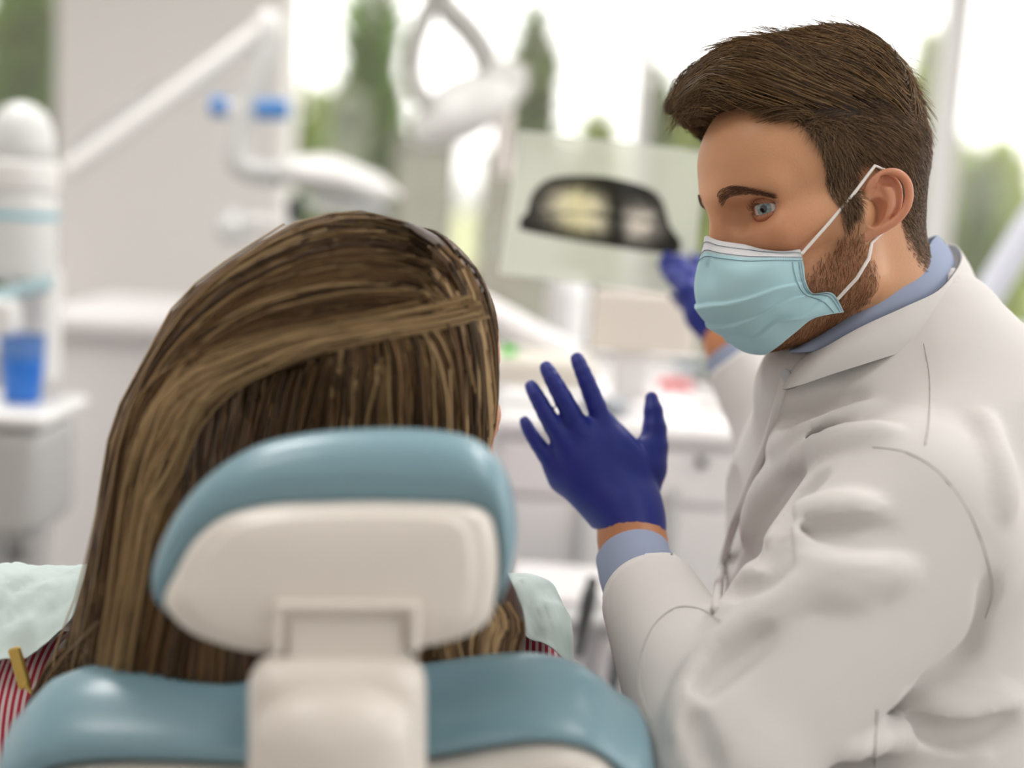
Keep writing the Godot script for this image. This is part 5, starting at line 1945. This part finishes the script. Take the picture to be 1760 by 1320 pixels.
# ---------------------------------------------------------------- gloved hands
func gloves(who: Node3D, wristL: Vector3, wristR: Vector3) -> void:
	var to_who := Transform3D(Basis(), -who.position)
	var nitrile := mat("glove_blue", rgb(28, 42, 130), 0.45)
	nitrile.metallic_specular = 0.45
	nitrile.uv1_triplanar = true
	nitrile.uv1_scale = Vector3(12, 12, 12)
	nitrile.normal_enabled = true
	var wr := NoiseTexture2D.new()
	var nz := FastNoiseLite.new()
	nz.seed = 12
	nz.frequency = 0.03
	wr.noise = nz
	wr.width = 256
	wr.height = 256
	wr.seamless = true
	wr.as_normal_map = true
	wr.bump_strength = 2.0
	nitrile.normal_texture = wr
	nitrile.normal_scale = 0.2
	# near hand, open, its back to the lens: knuckle, two joints and tip of each finger
	var p := []
	var fingers := [
		[at(1046, 752, 1.195), at(1022, 690, 1.190), at(1004, 645, 1.192), at(992, 617, 1.198)],
		[at(1010, 766, 1.192), at(976, 700, 1.182), at(952, 656, 1.184), at(939, 632, 1.190)],
		[at(982, 786, 1.192), at(946, 724, 1.184), at(924, 684, 1.186), at(913, 664, 1.192)],
		[at(966, 822, 1.196), at(932, 774, 1.192), at(912, 744, 1.194), at(902, 724, 1.198)]]
	var thick := 1.05
	var rad := [[0.0100, 0.0086, 0.0074, 0.0062], [0.0102, 0.0088, 0.0075, 0.0062], [0.0098, 0.0082, 0.0070, 0.0058], [0.0088, 0.0073, 0.0062, 0.0050]]
	var wrist := at(1084, 898, 1.178)
	var base := [at(1098, 862, 1.186), at(1080, 860, 1.180), at(1062, 864, 1.178), at(1050, 874, 1.182)]
	for i in 4:
		p.append_array(chain([wrist, base[i], fingers[i][0]], [0.021, 0.0165, rad[i][0] + 0.0025], 0.014))
	p.push_back(ell(at(1040, 815, 1.188), Vector3(0.030, 0.036, 0.0115), 0.022, cam_basis * Basis(Vector3.BACK, 0.35)))
	for i in 4:
		var fc := chain(spline(fingers[i], 8), [rad[i][0], lerpf(rad[i][0], rad[i][1], 0.43), lerpf(rad[i][0], rad[i][1], 0.86), lerpf(rad[i][1], rad[i][2], 0.3), lerpf(rad[i][1], rad[i][2], 0.7), lerpf(rad[i][2], rad[i][3], 0.15), lerpf(rad[i][2], rad[i][3], 0.6), rad[i][3]], 0.0015)
		fc[0].k = 0.010
		fc[1].k = 0.006
		p.append_array(fc)
	# thumb, from the side of the palm
	p.append_array(chain([at(1092, 868, 1.192), at(1114, 806, 1.200), at(1123, 768, 1.203), at(1125, 736, 1.206), at(1123, 706, 1.209), at(1120, 684, 1.212)], [0.0180, 0.0160, 0.0132, 0.0108, 0.0086, 0.0060], 0.0025))
	p.push_back(cap(at(1100, 798, 1.197), at(1062, 772, 1.194), 0.011, 0.011, 0.020))
	p.push_back(cap(wrist, at(1094, 960, 1.158), 0.0265, 0.0275, 0.014))
	p.push_back(flat_cut(at(1086, 919, 1.174), cam_basis * Vector3(-0.22, -1.0, 0.1), 0.25))
	var g := solid(p, at(1010, 760, 1.19) - Vector3(0.16, 0.16, 0.11), at(1010, 760, 1.19) + Vector3(0.16, 0.16, 0.11), 0.0022)
	part("glove", Geo.new().append(g, to_who).mesh(), nitrile, who, "blue nitrile glove on the raised open hand")
	# far hand pinching the film's corner
	var d := 1.52
	var q := []
	var wr2 := wristR
	q.append_array(chain([wr2 + (wr2 - at(1222, 540, d)) * 0.3, wr2, at(1218, 535, d), at(1190, 486, d + 0.02)], [0.026, 0.024, 0.025, 0.018], 0.016))
	q.append_array(chain([at(1222, 545, d + 0.03), at(1205, 490, d + 0.06), at(1196, 470, d + 0.075)], [0.020, 0.016, 0.012], 0.014))
	# index and middle fingers behind and before the sheet
	q.append_array(chain([at(1190, 482, d + 0.03), at(1168, 452, d + 0.05), at(1148, 447, d + 0.075), at(1140, 452, d + 0.085)], [0.0105, 0.009, 0.0085, 0.0072], 0.005))
	q.append_array(chain([at(1202, 478, d + 0.06), at(1196, 448, d + 0.10), at(1176, 444, d + 0.125), at(1160, 450, d + 0.13)], [0.0105, 0.009, 0.008, 0.007], 0.005))
	q.append_array(chain([at(1206, 500, d + 0.07), at(1190, 492, d + 0.115), at(1168, 498, d + 0.12), at(1160, 508, d + 0.11)], [0.010, 0.009, 0.008, 0.007], 0.005))
	q.append_array(chain([at(1206, 520, d + 0.06), at(1188, 520, d + 0.10), at(1170, 522, d + 0.10)], [0.009, 0.008, 0.0065], 0.005))
	q.append_array(chain([at(1210, 540, d - 0.005), at(1182, 500, d + 0.0), at(1160, 476, d + 0.035), at(1144, 466, d + 0.066)], [0.013, 0.011, 0.0095, 0.0075], 0.008))
	var wdir := (wr2 - at(1218, 535, d)).normalized()
	q.push_back(flat_cut(wr2 + wdir * 0.006, wdir, 0.25))
	var c := at(1195, 510, d + 0.05)
	var g2 := solid(q, c - Vector3(0.10, 0.12, 0.14), c + Vector3(0.10, 0.12, 0.14), 0.0026)
	part("glove", Geo.new().append(g2, to_who).mesh(), nitrile, who, "blue nitrile glove pinching the film")
	stage("gloves")

# ---------------------------------------------------------------- legs and the stool under him
func legs(who: Node3D) -> void:
	var W := who.position
	var hip := at(1520, 1500, 1.17)
	hip.y = 0.60
	var p := []
	for s in [-1.0, 1.0]:
		var h := hip + Vector3(0.04 * s, 0, -0.09 * s)
		var knee := h + Vector3(-0.06 + 0.16 * s, -0.07, -0.34)
		knee.x = maxf(knee.x, 0.36)
		var ank := Vector3(knee.x + 0.03, 0.12, knee.z + 0.10)
		p.append_array(chain([h, knee, ank], [0.10, 0.072, 0.05], 0.03))
	p.push_back(ell(hip, Vector3(0.15, 0.10, 0.16), 0.04))
	var g := solid(p, hip + Vector3(-0.35, -0.60, -0.65), hip + Vector3(0.45, 0.16, 0.30), 0.012)
	part("trousers", Geo.new().append(g, Transform3D(Basis(), -W)).mesh(), mat("trousers_white", rgb(222, 222, 220), 0.85), who)
	for s in [-1.0, 1.0]:
		var knee := hip + Vector3(-0.02 + 0.20 * s, -0.07, -0.34 - 0.09 * s)
		knee.x = maxf(knee.x, 0.36)
		var f := Vector3(knee.x + 0.03, 0.0, knee.z + 0.10)
		var sh := [cap(f + Vector3(0, 0.045, 0.02), f + Vector3(0, 0.040, -0.15), 0.042, 0.036, 0.02), cap(f + Vector3(0, 0.05, 0.0), f + Vector3(0, 0.12, 0.0), 0.046, 0.046, 0.02), flat_cut(f + Vector3(0, 0.003, 0), Vector3.DOWN, 3.0)]
		var sg := solid(sh, f + Vector3(-0.08, -0.02, -0.22), f + Vector3(0.08, 0.19, 0.10), 0.006)
		part("shoe", Geo.new().append(sg, Transform3D(Basis(), -W)).mesh(), mat("shoe_white", rgb(230, 230, 228), 0.5), who)
	var st := thing("operator_stool", "pale round stool under the man in the white coat", "stool", Vector3(hip.x, 0, hip.z))
	var m := mat("white_plastic", rgb(236, 235, 232), 0.35)
	part("seat", Geo.new().lathe([[0.001, 0.49], [0.15, 0.49], [0.18, 0.475], [0.18, 0.44], [0.15, 0.42], [0.001, 0.42]], Transform3D(), 28).mesh(), mat("vinyl_blue", rgb(126, 160, 172), 0.33), st)
	part("column", Geo.new().lathe([[0.03, 0.06], [0.025, 0.43]], Transform3D(), 14).mesh(), mat("chrome", rgb(225, 226, 228), 0.18, 0.9), st)
	for i in 5:
		var an := TAU * (i + 0.3) / 5
		var lg := part("leg", Geo.new().tube([Vector3(0, 0.09, 0), Vector3(cos(an) * 0.24, 0.065, sin(an) * 0.24)], [0.022, 0.016], 8).mesh(), m, st)
		part("caster", Geo.new().ball(Vector3(cos(an) * 0.24, 0.027, sin(an) * 0.24), Vector3(0.02, 0.027, 0.027), Basis(), 8, 12).mesh(), mat("dark_grey", rgb(70, 76, 76), 0.5), lg)

# ---------------------------------------------------------------- the patient
func patient() -> void:
	rng.seed = 404
	var hd := at(662, 690, 1.035)
	var who := thing("person", "patient with long blonde-brown hair lying back in the dental chair, seen from behind", "person", Vector3(hd.x, 0, hd.z))
	var W := who.position
	var to_who := Transform3D(Basis(), -W)
	var PH := Transform3D(cam_basis * Basis(Vector3.BACK, deg_to_rad(-4)) * Basis(Vector3.UP, deg_to_rad(124)) * Basis(Vector3.RIGHT, deg_to_rad(-6)), hd)
	PH.basis = PH.basis.scaled(Vector3.ONE * 0.95)
	var hp := head_solid()
	for q in neck_solid():
		hp.push_back(q)
	var face := solid(hp, Vector3(-0.11, -0.20, -0.13), Vector3(0.11, 0.14, 0.14), 0.0045)
	for i in face.v.size():
		face.c[i] = lin(216, 162, 134)
	var body := Geo.new().append(face, to_who * PH)
	# trunk and limbs under the clothes
	var ls := at(80, 1225, 1.08)
	var rs := at(872, 1215, 1.10)
	var mid := (ls + rs) / 2
	var hip := Vector3(mid.x - 0.07, 0.60, mid.z - 0.48)
	var tr := []
	tr.push_back(cap(PH * Vector3(0, -0.12, -0.04), mid, 0.045, 0.07, 0.04))
	tr.push_back(cap(ls, rs, 0.035, 0.035, 0.05))
	tr.push_back(cap(mid + Vector3(0, -0.05, -0.05), hip, 0.09, 0.10, 0.05))
	var bg := solid(tr, Vector3(-0.55, 0.45, -1.85), Vector3(0.30, 1.25, -0.85), 0.012)
	for i in bg.v.size():
		bg.c[i] = lin(212, 158, 130)
	body.append(bg, to_who)
	part("body", body.mesh(), vmat("skin", 0.46), who)
	# striped blouse
	var sh := []
	sh.push_back(cap(ls, rs, 0.055, 0.055, 0.05))
	sh.push_back(cap(mid + Vector3(-0.08, -0.06, -0.05), hip + Vector3(-0.05, 0, 0), 0.105, 0.115, 0.05))
	sh.push_back(cap(mid + Vector3(0.08, -0.06, -0.05), hip + Vector3(0.05, 0, 0), 0.105, 0.115, 0.05))
	for s in [-1.0, 1.0]:
		var a := ls if s < 0 else rs
		var elb := a + Vector3(0.03 * s, -0.22, -0.16)
		var hand := elb + Vector3(-0.10 * s, 0.0, -0.22)
		sh.append_array(chain([a, elb, hand], [0.060, 0.046, 0.036], 0.03))
	var sg := solid(sh, Vector3(-0.68, 0.40, -1.95), Vector3(0.40, 1.20, -0.80), 0.009)
	var stripe := Image.create(64, 8, false, Image.FORMAT_RGB8)
	for x in 64:
		for y in 8:
			stripe.set_pixel(x, y, rgb(176, 40, 62) if (x / 16) % 2 == 0 else rgb(226, 202, 204))
	var blouse := mat("blouse_stripes", Color.WHITE, 0.8)
	blouse.albedo_texture = ImageTexture.create_from_image(stripe)
	blouse.uv1_triplanar = true
	blouse.uv1_scale = Vector3(95, 95, 95)
	blouse.uv1_triplanar_sharpness = 8.0
	part("blouse", Geo.new().append(sg, to_who).mesh(), blouse, who, "red and white striped blouse")
	# hands and legs
	for s in [-1.0, 1.0]:
		var a := ls if s < 0 else rs
		var hand := a + Vector3(-0.04 * s, -0.20, -0.44)
		var pp := [ell(hand, Vector3(0.036, 0.016, 0.045), 0.01)]
		for k in 4:
			pp.append_array(chain([hand + Vector3(-0.024 + 0.016 * k, 0.004, -0.03), hand + Vector3(-0.027 + 0.018 * k, 0.008, -0.07), hand + Vector3(-0.027 + 0.018 * k, -0.004, -0.10 + 0.006 * absf(k - 1.4))], [0.0095, 0.008, 0.0065], 0.006))
		pp.append_array(chain([hand + Vector3(-0.03 * s, 0, 0.01), hand + Vector3(-0.05 * s, 0, -0.02), hand + Vector3(-0.055 * s, -0.004, -0.05)], [0.012, 0.0095, 0.0075], 0.008))
		var hg := solid(pp, hand - Vector3(0.08, 0.04, 0.13), hand + Vector3(0.08, 0.04, 0.07), 0.004)
		for i in hg.v.size():
			hg.c[i] = lin(216, 162, 134)
		part("hand", Geo.new().append(hg, to_who).mesh(), vmat("skin", 0.46), who)
	var lg := [ell(hip, Vector3(0.16, 0.10, 0.15), 0.03)]
	for s in [-1.0, 1.0]:
		lg.append_array(chain([hip + Vector3(0.08 * s, 0, -0.02), hip + Vector3(0.10 * s - 0.08, 0.03, -0.42), hip + Vector3(0.09 * s - 0.17, -0.06, -0.80)], [0.085, 0.06, 0.042], 0.03))
	var tg := solid(lg, hip + Vector3(-0.44, -0.16, -0.92), hip + Vector3(0.26, 0.16, 0.20), 0.012)
	part("trousers", Geo.new().append(tg, to_who).mesh(), mat("jeans", rgb(88, 104, 134), 0.85), who)
	for s in [-1.0, 1.0]:
		var f := hip + Vector3(0.09 * s - 0.18, -0.05, -0.84)
		var fg := solid([cap(f, f + Vector3(0.01 * s, 0.13, -0.07), 0.042, 0.034, 0.02), cap(f, f + Vector3(0, -0.01, 0.06), 0.042, 0.044, 0.02)], f - Vector3(0.09, 0.08, 0.16), f + Vector3(0.09, 0.20, 0.12), 0.008)
		part("shoe", Geo.new().append(fg, to_who).mesh(), mat("shoe_tan", rgb(168, 140, 112), 0.6), who)
	stage("patient body")

	# ---- hair: a mass, and locks laid over it
	var m := []
	m.push_back(ell(at(614, 612, 1.03), Vector3(0.098, 0.096, 0.100), 0.02, cam_basis * Basis(Vector3.BACK, 0.25)))
	m.push_back(ell(at(530, 640, 1.01), Vector3(0.108, 0.080, 0.075), 0.05, cam_basis * Basis(Vector3.BACK, 0.5)))
	m.push_back(ell(PH * Vector3(0, 0.062, -0.014), Vector3(0.079, 0.082, 0.098), 0.02, PH.basis.orthonormalized()))
	m.push_back(ell(PH * Vector3(0, 0.012, 0.115), Vector3(0.075, 0.055, 0.075), 0.006, PH.basis.orthonormalized(), true))
	m.append_array(chain([at(430, 640, 1.00), at(345, 780, 0.99), at(305, 920, 0.98), at(272, 1060, 0.985), at(240, 1210, 1.0)], [0.060, 0.050, 0.040, 0.040, 0.042], 0.04))
	m.append_array(chain([at(700, 620, 1.03), at(738, 720, 1.02), at(755, 850, 1.02)], [0.046, 0.030, 0.022], 0.04))
	m.append_array(chain([at(480, 860, 1.00), at(400, 1060, 0.985), at(350, 1210, 1.0)], [0.085, 0.070, 0.055], 0.05))
	m.append_array(chain([at(720, 930, 1.03), at(790, 1080, 1.00), at(800, 1180, 0.97)], [0.06, 0.042, 0.04], 0.03))
	m.push_back(ell(at(465, 775, 0.915), Vector3(0.078, 0.064, 0.046), 0.012, cam_basis * Basis(Vector3.BACK, 0.35), true))
	m.append_array(chain([at(215, 1090, 1.0), at(140, 1160, 1.01), at(80, 1230, 1.01)], [0.026, 0.020, 0.014], 0.03))
	var mass := solid(m, Vector3(-0.42, 0.86, -1.18), Vector3(0.12, 1.42, -0.78), 0.006)
	for i in mass.v.size():
		mass.c[i] = lin(62, 42, 24)
	var locks := Geo.new().append(mass, to_who)
	# families of locks: two bounding courses over the head, hairs run between them
	var fam := [
		# over the crown to the left and down the side
		[[790, 460, 690, 388, 565, 378, 445, 430, 342, 512, 265, 612, 205, 740, 175, 880, 150, 1030, 110, 1190], [740, 545, 660, 562, 560, 578, 450, 598, 360, 640, 305, 700, 275, 790, 255, 900, 240, 1030, 225, 1190], 1500, 0.5, 0.10],
		# the pale band along the edge of the upper layer
		[[835, 505, 740, 538, 590, 566, 480, 588, 375, 626, 300, 684, 258, 770, 235, 880, 215, 1020, 185, 1190], [822, 540, 730, 560, 600, 586, 480, 608, 390, 646, 325, 706, 285, 800, 260, 910, 240, 1040, 215, 1190], 420, 1.0, 0.75],
		# right side, falling
		[[720, 400, 785, 460, 818, 560, 828, 660, 830, 760, 825, 880], [700, 552, 735, 600, 755, 660, 768, 730, 772, 800, 774, 880], 700, 0.55, 0.15],
		[[760, 540, 790, 600, 800, 660, 806, 730, 806, 800, 800, 880], [560, 580, 560, 640, 552, 700, 545, 760, 540, 830, 530, 900], 420, 0.45, 0.06],
		# the dark middle
		[[640, 570, 610, 640, 590, 720, 570, 800, 550, 900], [330, 650, 315, 760, 310, 860, 300, 960, 300, 1080], 520, 0.0, 0.0],
		[[300, 690, 285, 800, 270, 920, 250, 1050, 215, 1200], [490, 620, 450, 800, 430, 940, 420, 1060, 410, 1210], 520, 0.08, 0.05],
		[[200, 1040, 150, 1100, 100, 1150, 60, 1220], [250, 1080, 200, 1130, 150, 1190, 110, 1240], 110, 0.4, 0.05],
		# lower right, behind the headrest
		[[730, 1000, 742, 1060, 730, 1110, 738, 1180], [842, 1010, 880, 1070, 868, 1120, 884, 1180], 380, 0.75, 0.2]]
	for f in fam:
		var n: int = f[0].size() / 2
		for k in f[2]:
			var t := rng.randf()
			var lift: float = absf(rng.randfn()) * 0.0022 + (0.0045 if f[3] > 0.9 else 0.0002)
			var j1 := rng.randfn() * 9.0
			var ph := rng.randf() * TAU
			var pts := []
			var ctl := []
			for i in n:
				var w := sin(ph + i * 1.1) * 5.0
				ctl.push_back(Vector2(lerpf(f[0][i * 2], f[1][i * 2], t) + j1 + w, lerpf(f[0][i * 2 + 1], f[1][i * 2 + 1], t) + w * 0.6 + j1 * 0.4))
			var cnt := n * 2
			var start := rng.randf() * (0.12 if f[3] > 0.9 else 0.25)
			var line := spline(ctl, cnt)
			for i in cnt:
				var u: float = i / float(cnt - 1)
				if u < start:
					continue
				var dir := (at(line[i].x, line[i].y, 1.0) - EYE).normalized()
				var q := meet(m, EYE, dir, 1.2)
				var nn := slope(m, q, 0.003)
				q -= nn * field(m, q)
				pts.push_back(q + nn * lift - W)
			if pts.size() < 3:
				continue
			var bright := pow(rng.randf(), 1.3)
			var col := lin(60, 42, 25).lerp(lin(116, 87, 54), bright)
			if f[3] > 0.3 and rng.randf() < f[4] + 0.15:
				col = lin(132, 104, 68).lerp(lin(178, 150, 108), rng.randf())
			hair(locks, pts, rng.randf_range(0.0008, 0.0018) * (1.3 if f[3] > 0.9 else 1.0), col, 0.6)
	for k in 700:
		var dir := Vector3(rng.randfn(), absf(rng.randfn()) + 0.1, absf(rng.randfn()) + 0.45).normalized()
		if (PH.basis * dir).dot(EYE - hd) > -0.02:
			continue
		var q := meet(m, PH * (Vector3(0, 0.05, 0) + dir * 0.25), (PH.basis * -dir).normalized(), 0.3)
		var pts := []
		var side := signf(dir.x) if dir.x != 0.0 else 1.0
		for i in 9:
			var nn := slope(m, q, 0.003)
			q -= nn * (field(m, q) - 0.0015)
			pts.push_back(q - W)
			var f := PH.basis * Vector3(side * 0.8, -0.6 - 0.06 * i, -0.12)
			q += (f - nn * f.dot(nn)).normalized() * 0.014
		hair(locks, pts, rng.randf_range(0.0009, 0.0018), lin(60, 42, 25).lerp(lin(132, 100, 64), pow(rng.randf(), 1.3)), 0.6)
	var hm := vmat("hair_long", 0.4)
	hm.metallic_specular = 0.4
	part("hair", locks.mesh(), hm, who, "long blonde-brown hair swept over to the left")
	stage("patient hair %d" % (locks.idx.size() / 3))

	# ---- the paper bib over chest and shoulders
	var r0 := [[-90, 1168, 1.02], [0, 1148, 1.02], [60, 1122, 1.02], [112, 1084, 1.025], [168, 1040, 1.03], [300, 1014, 1.075], [500, 1004, 1.10], [700, 1014, 1.10], [846, 1054, 1.055], [905, 1092, 1.04], [960, 1122, 1.035], [985, 1140, 1.04]]
	var r1 := [[-90, 1012, 1.10], [0, 986, 1.10], [60, 977, 1.10], [120, 968, 1.105], [185, 960, 1.11], [300, 960, 1.13], [500, 960, 1.15], [700, 966, 1.15], [866, 990, 1.115], [922, 998, 1.105], [948, 1008, 1.10], [972, 1050, 1.09]]
	var bib := thing("dental_bib", "pale green paper bib over the patient's chest and shoulders", "bib", at(500, 1000, 1.12))
	var B := bib.position
	var rows := [[], [], [], []]
	for i in r0.size():
		var a := at(r0[i][0], r0[i][1], r0[i][2])
		var b := at(r1[i][0], r1[i][1], r1[i][2])
		rows[0].push_back(a - B)
		rows[1].push_back(a.lerp(b, 0.5) + Vector3(0, 0.012, 0) - B)
		rows[2].push_back(b - B)
		rows[3].push_back(b + Vector3(0, -0.035, -0.09) - B)
	rows.push_back([])
	for i in r0.size():
		rows[4].push_back(rows[3][i] + Vector3(0, -0.09, -0.15))
	var NU := 90
	var NV := 40
	var lines := []
	for r in rows:
		lines.push_back(spline(r, NU))
	var grid := []
	for j in NV:
		grid.push_back([])
	var nz := FastNoiseLite.new()
	nz.seed = 2
	nz.frequency = 9.0
	for i in NU:
		var c := []
		for l in lines:
			c.push_back(l[i])
		var s := spline(c, NV)
		for j in NV:
			var q: Vector3 = s[j]
			grid[j].push_back(q + Vector3(0, 1, 0.4) * 0.013 * nz.get_noise_3d(q.x * 1.6 + q.z, q.y * 0.7, q.z * 1.2))
	var paper := mat("bib_paper", rgb(206, 222, 219), 0.55)
	paper.backlight_enabled = true
	paper.backlight = Color(0.3, 0.32, 0.32)
	part("sheet", Geo.new().sheet(grid, 0.0012).mesh(), paper, bib)
	var gold := mat("clip_gold", rgb(206, 172, 92), 0.3, 0.6)
	var clip := part("clip", Geo.new().rbox(Vector3(0.009, 0.032, 0.006), 0.002, Transform3D(cam_basis * Basis(Vector3.BACK, 0.28), at(34, 1148, 1.0) - B)).mesh(), gold, bib, "gold bib clip")
	part("chain", Geo.new().tube(spline([at(42, 1172, 0.998) - B, at(70, 1200, 1.0) - B, at(160, 1212, 1.01) - B, at(300, 1200, 1.03) - B], 16), [0.0018], 6).mesh(), gold, clip)
	stage("bib")

func _ready() -> void:
	t_last = Time.get_ticks_msec()
	set_up_view()
	room()
	ceiling_panels()
	outside()
	stage("room")
	operating_lights()
	right_edge_lamp()
	water_unit()
	cabinets()
	delivery_cart()
	xray_film()
	stage("equipment")
	dental_chair()
	stage("chair")
	patient()
	dentist()
	stage("dentist rest")
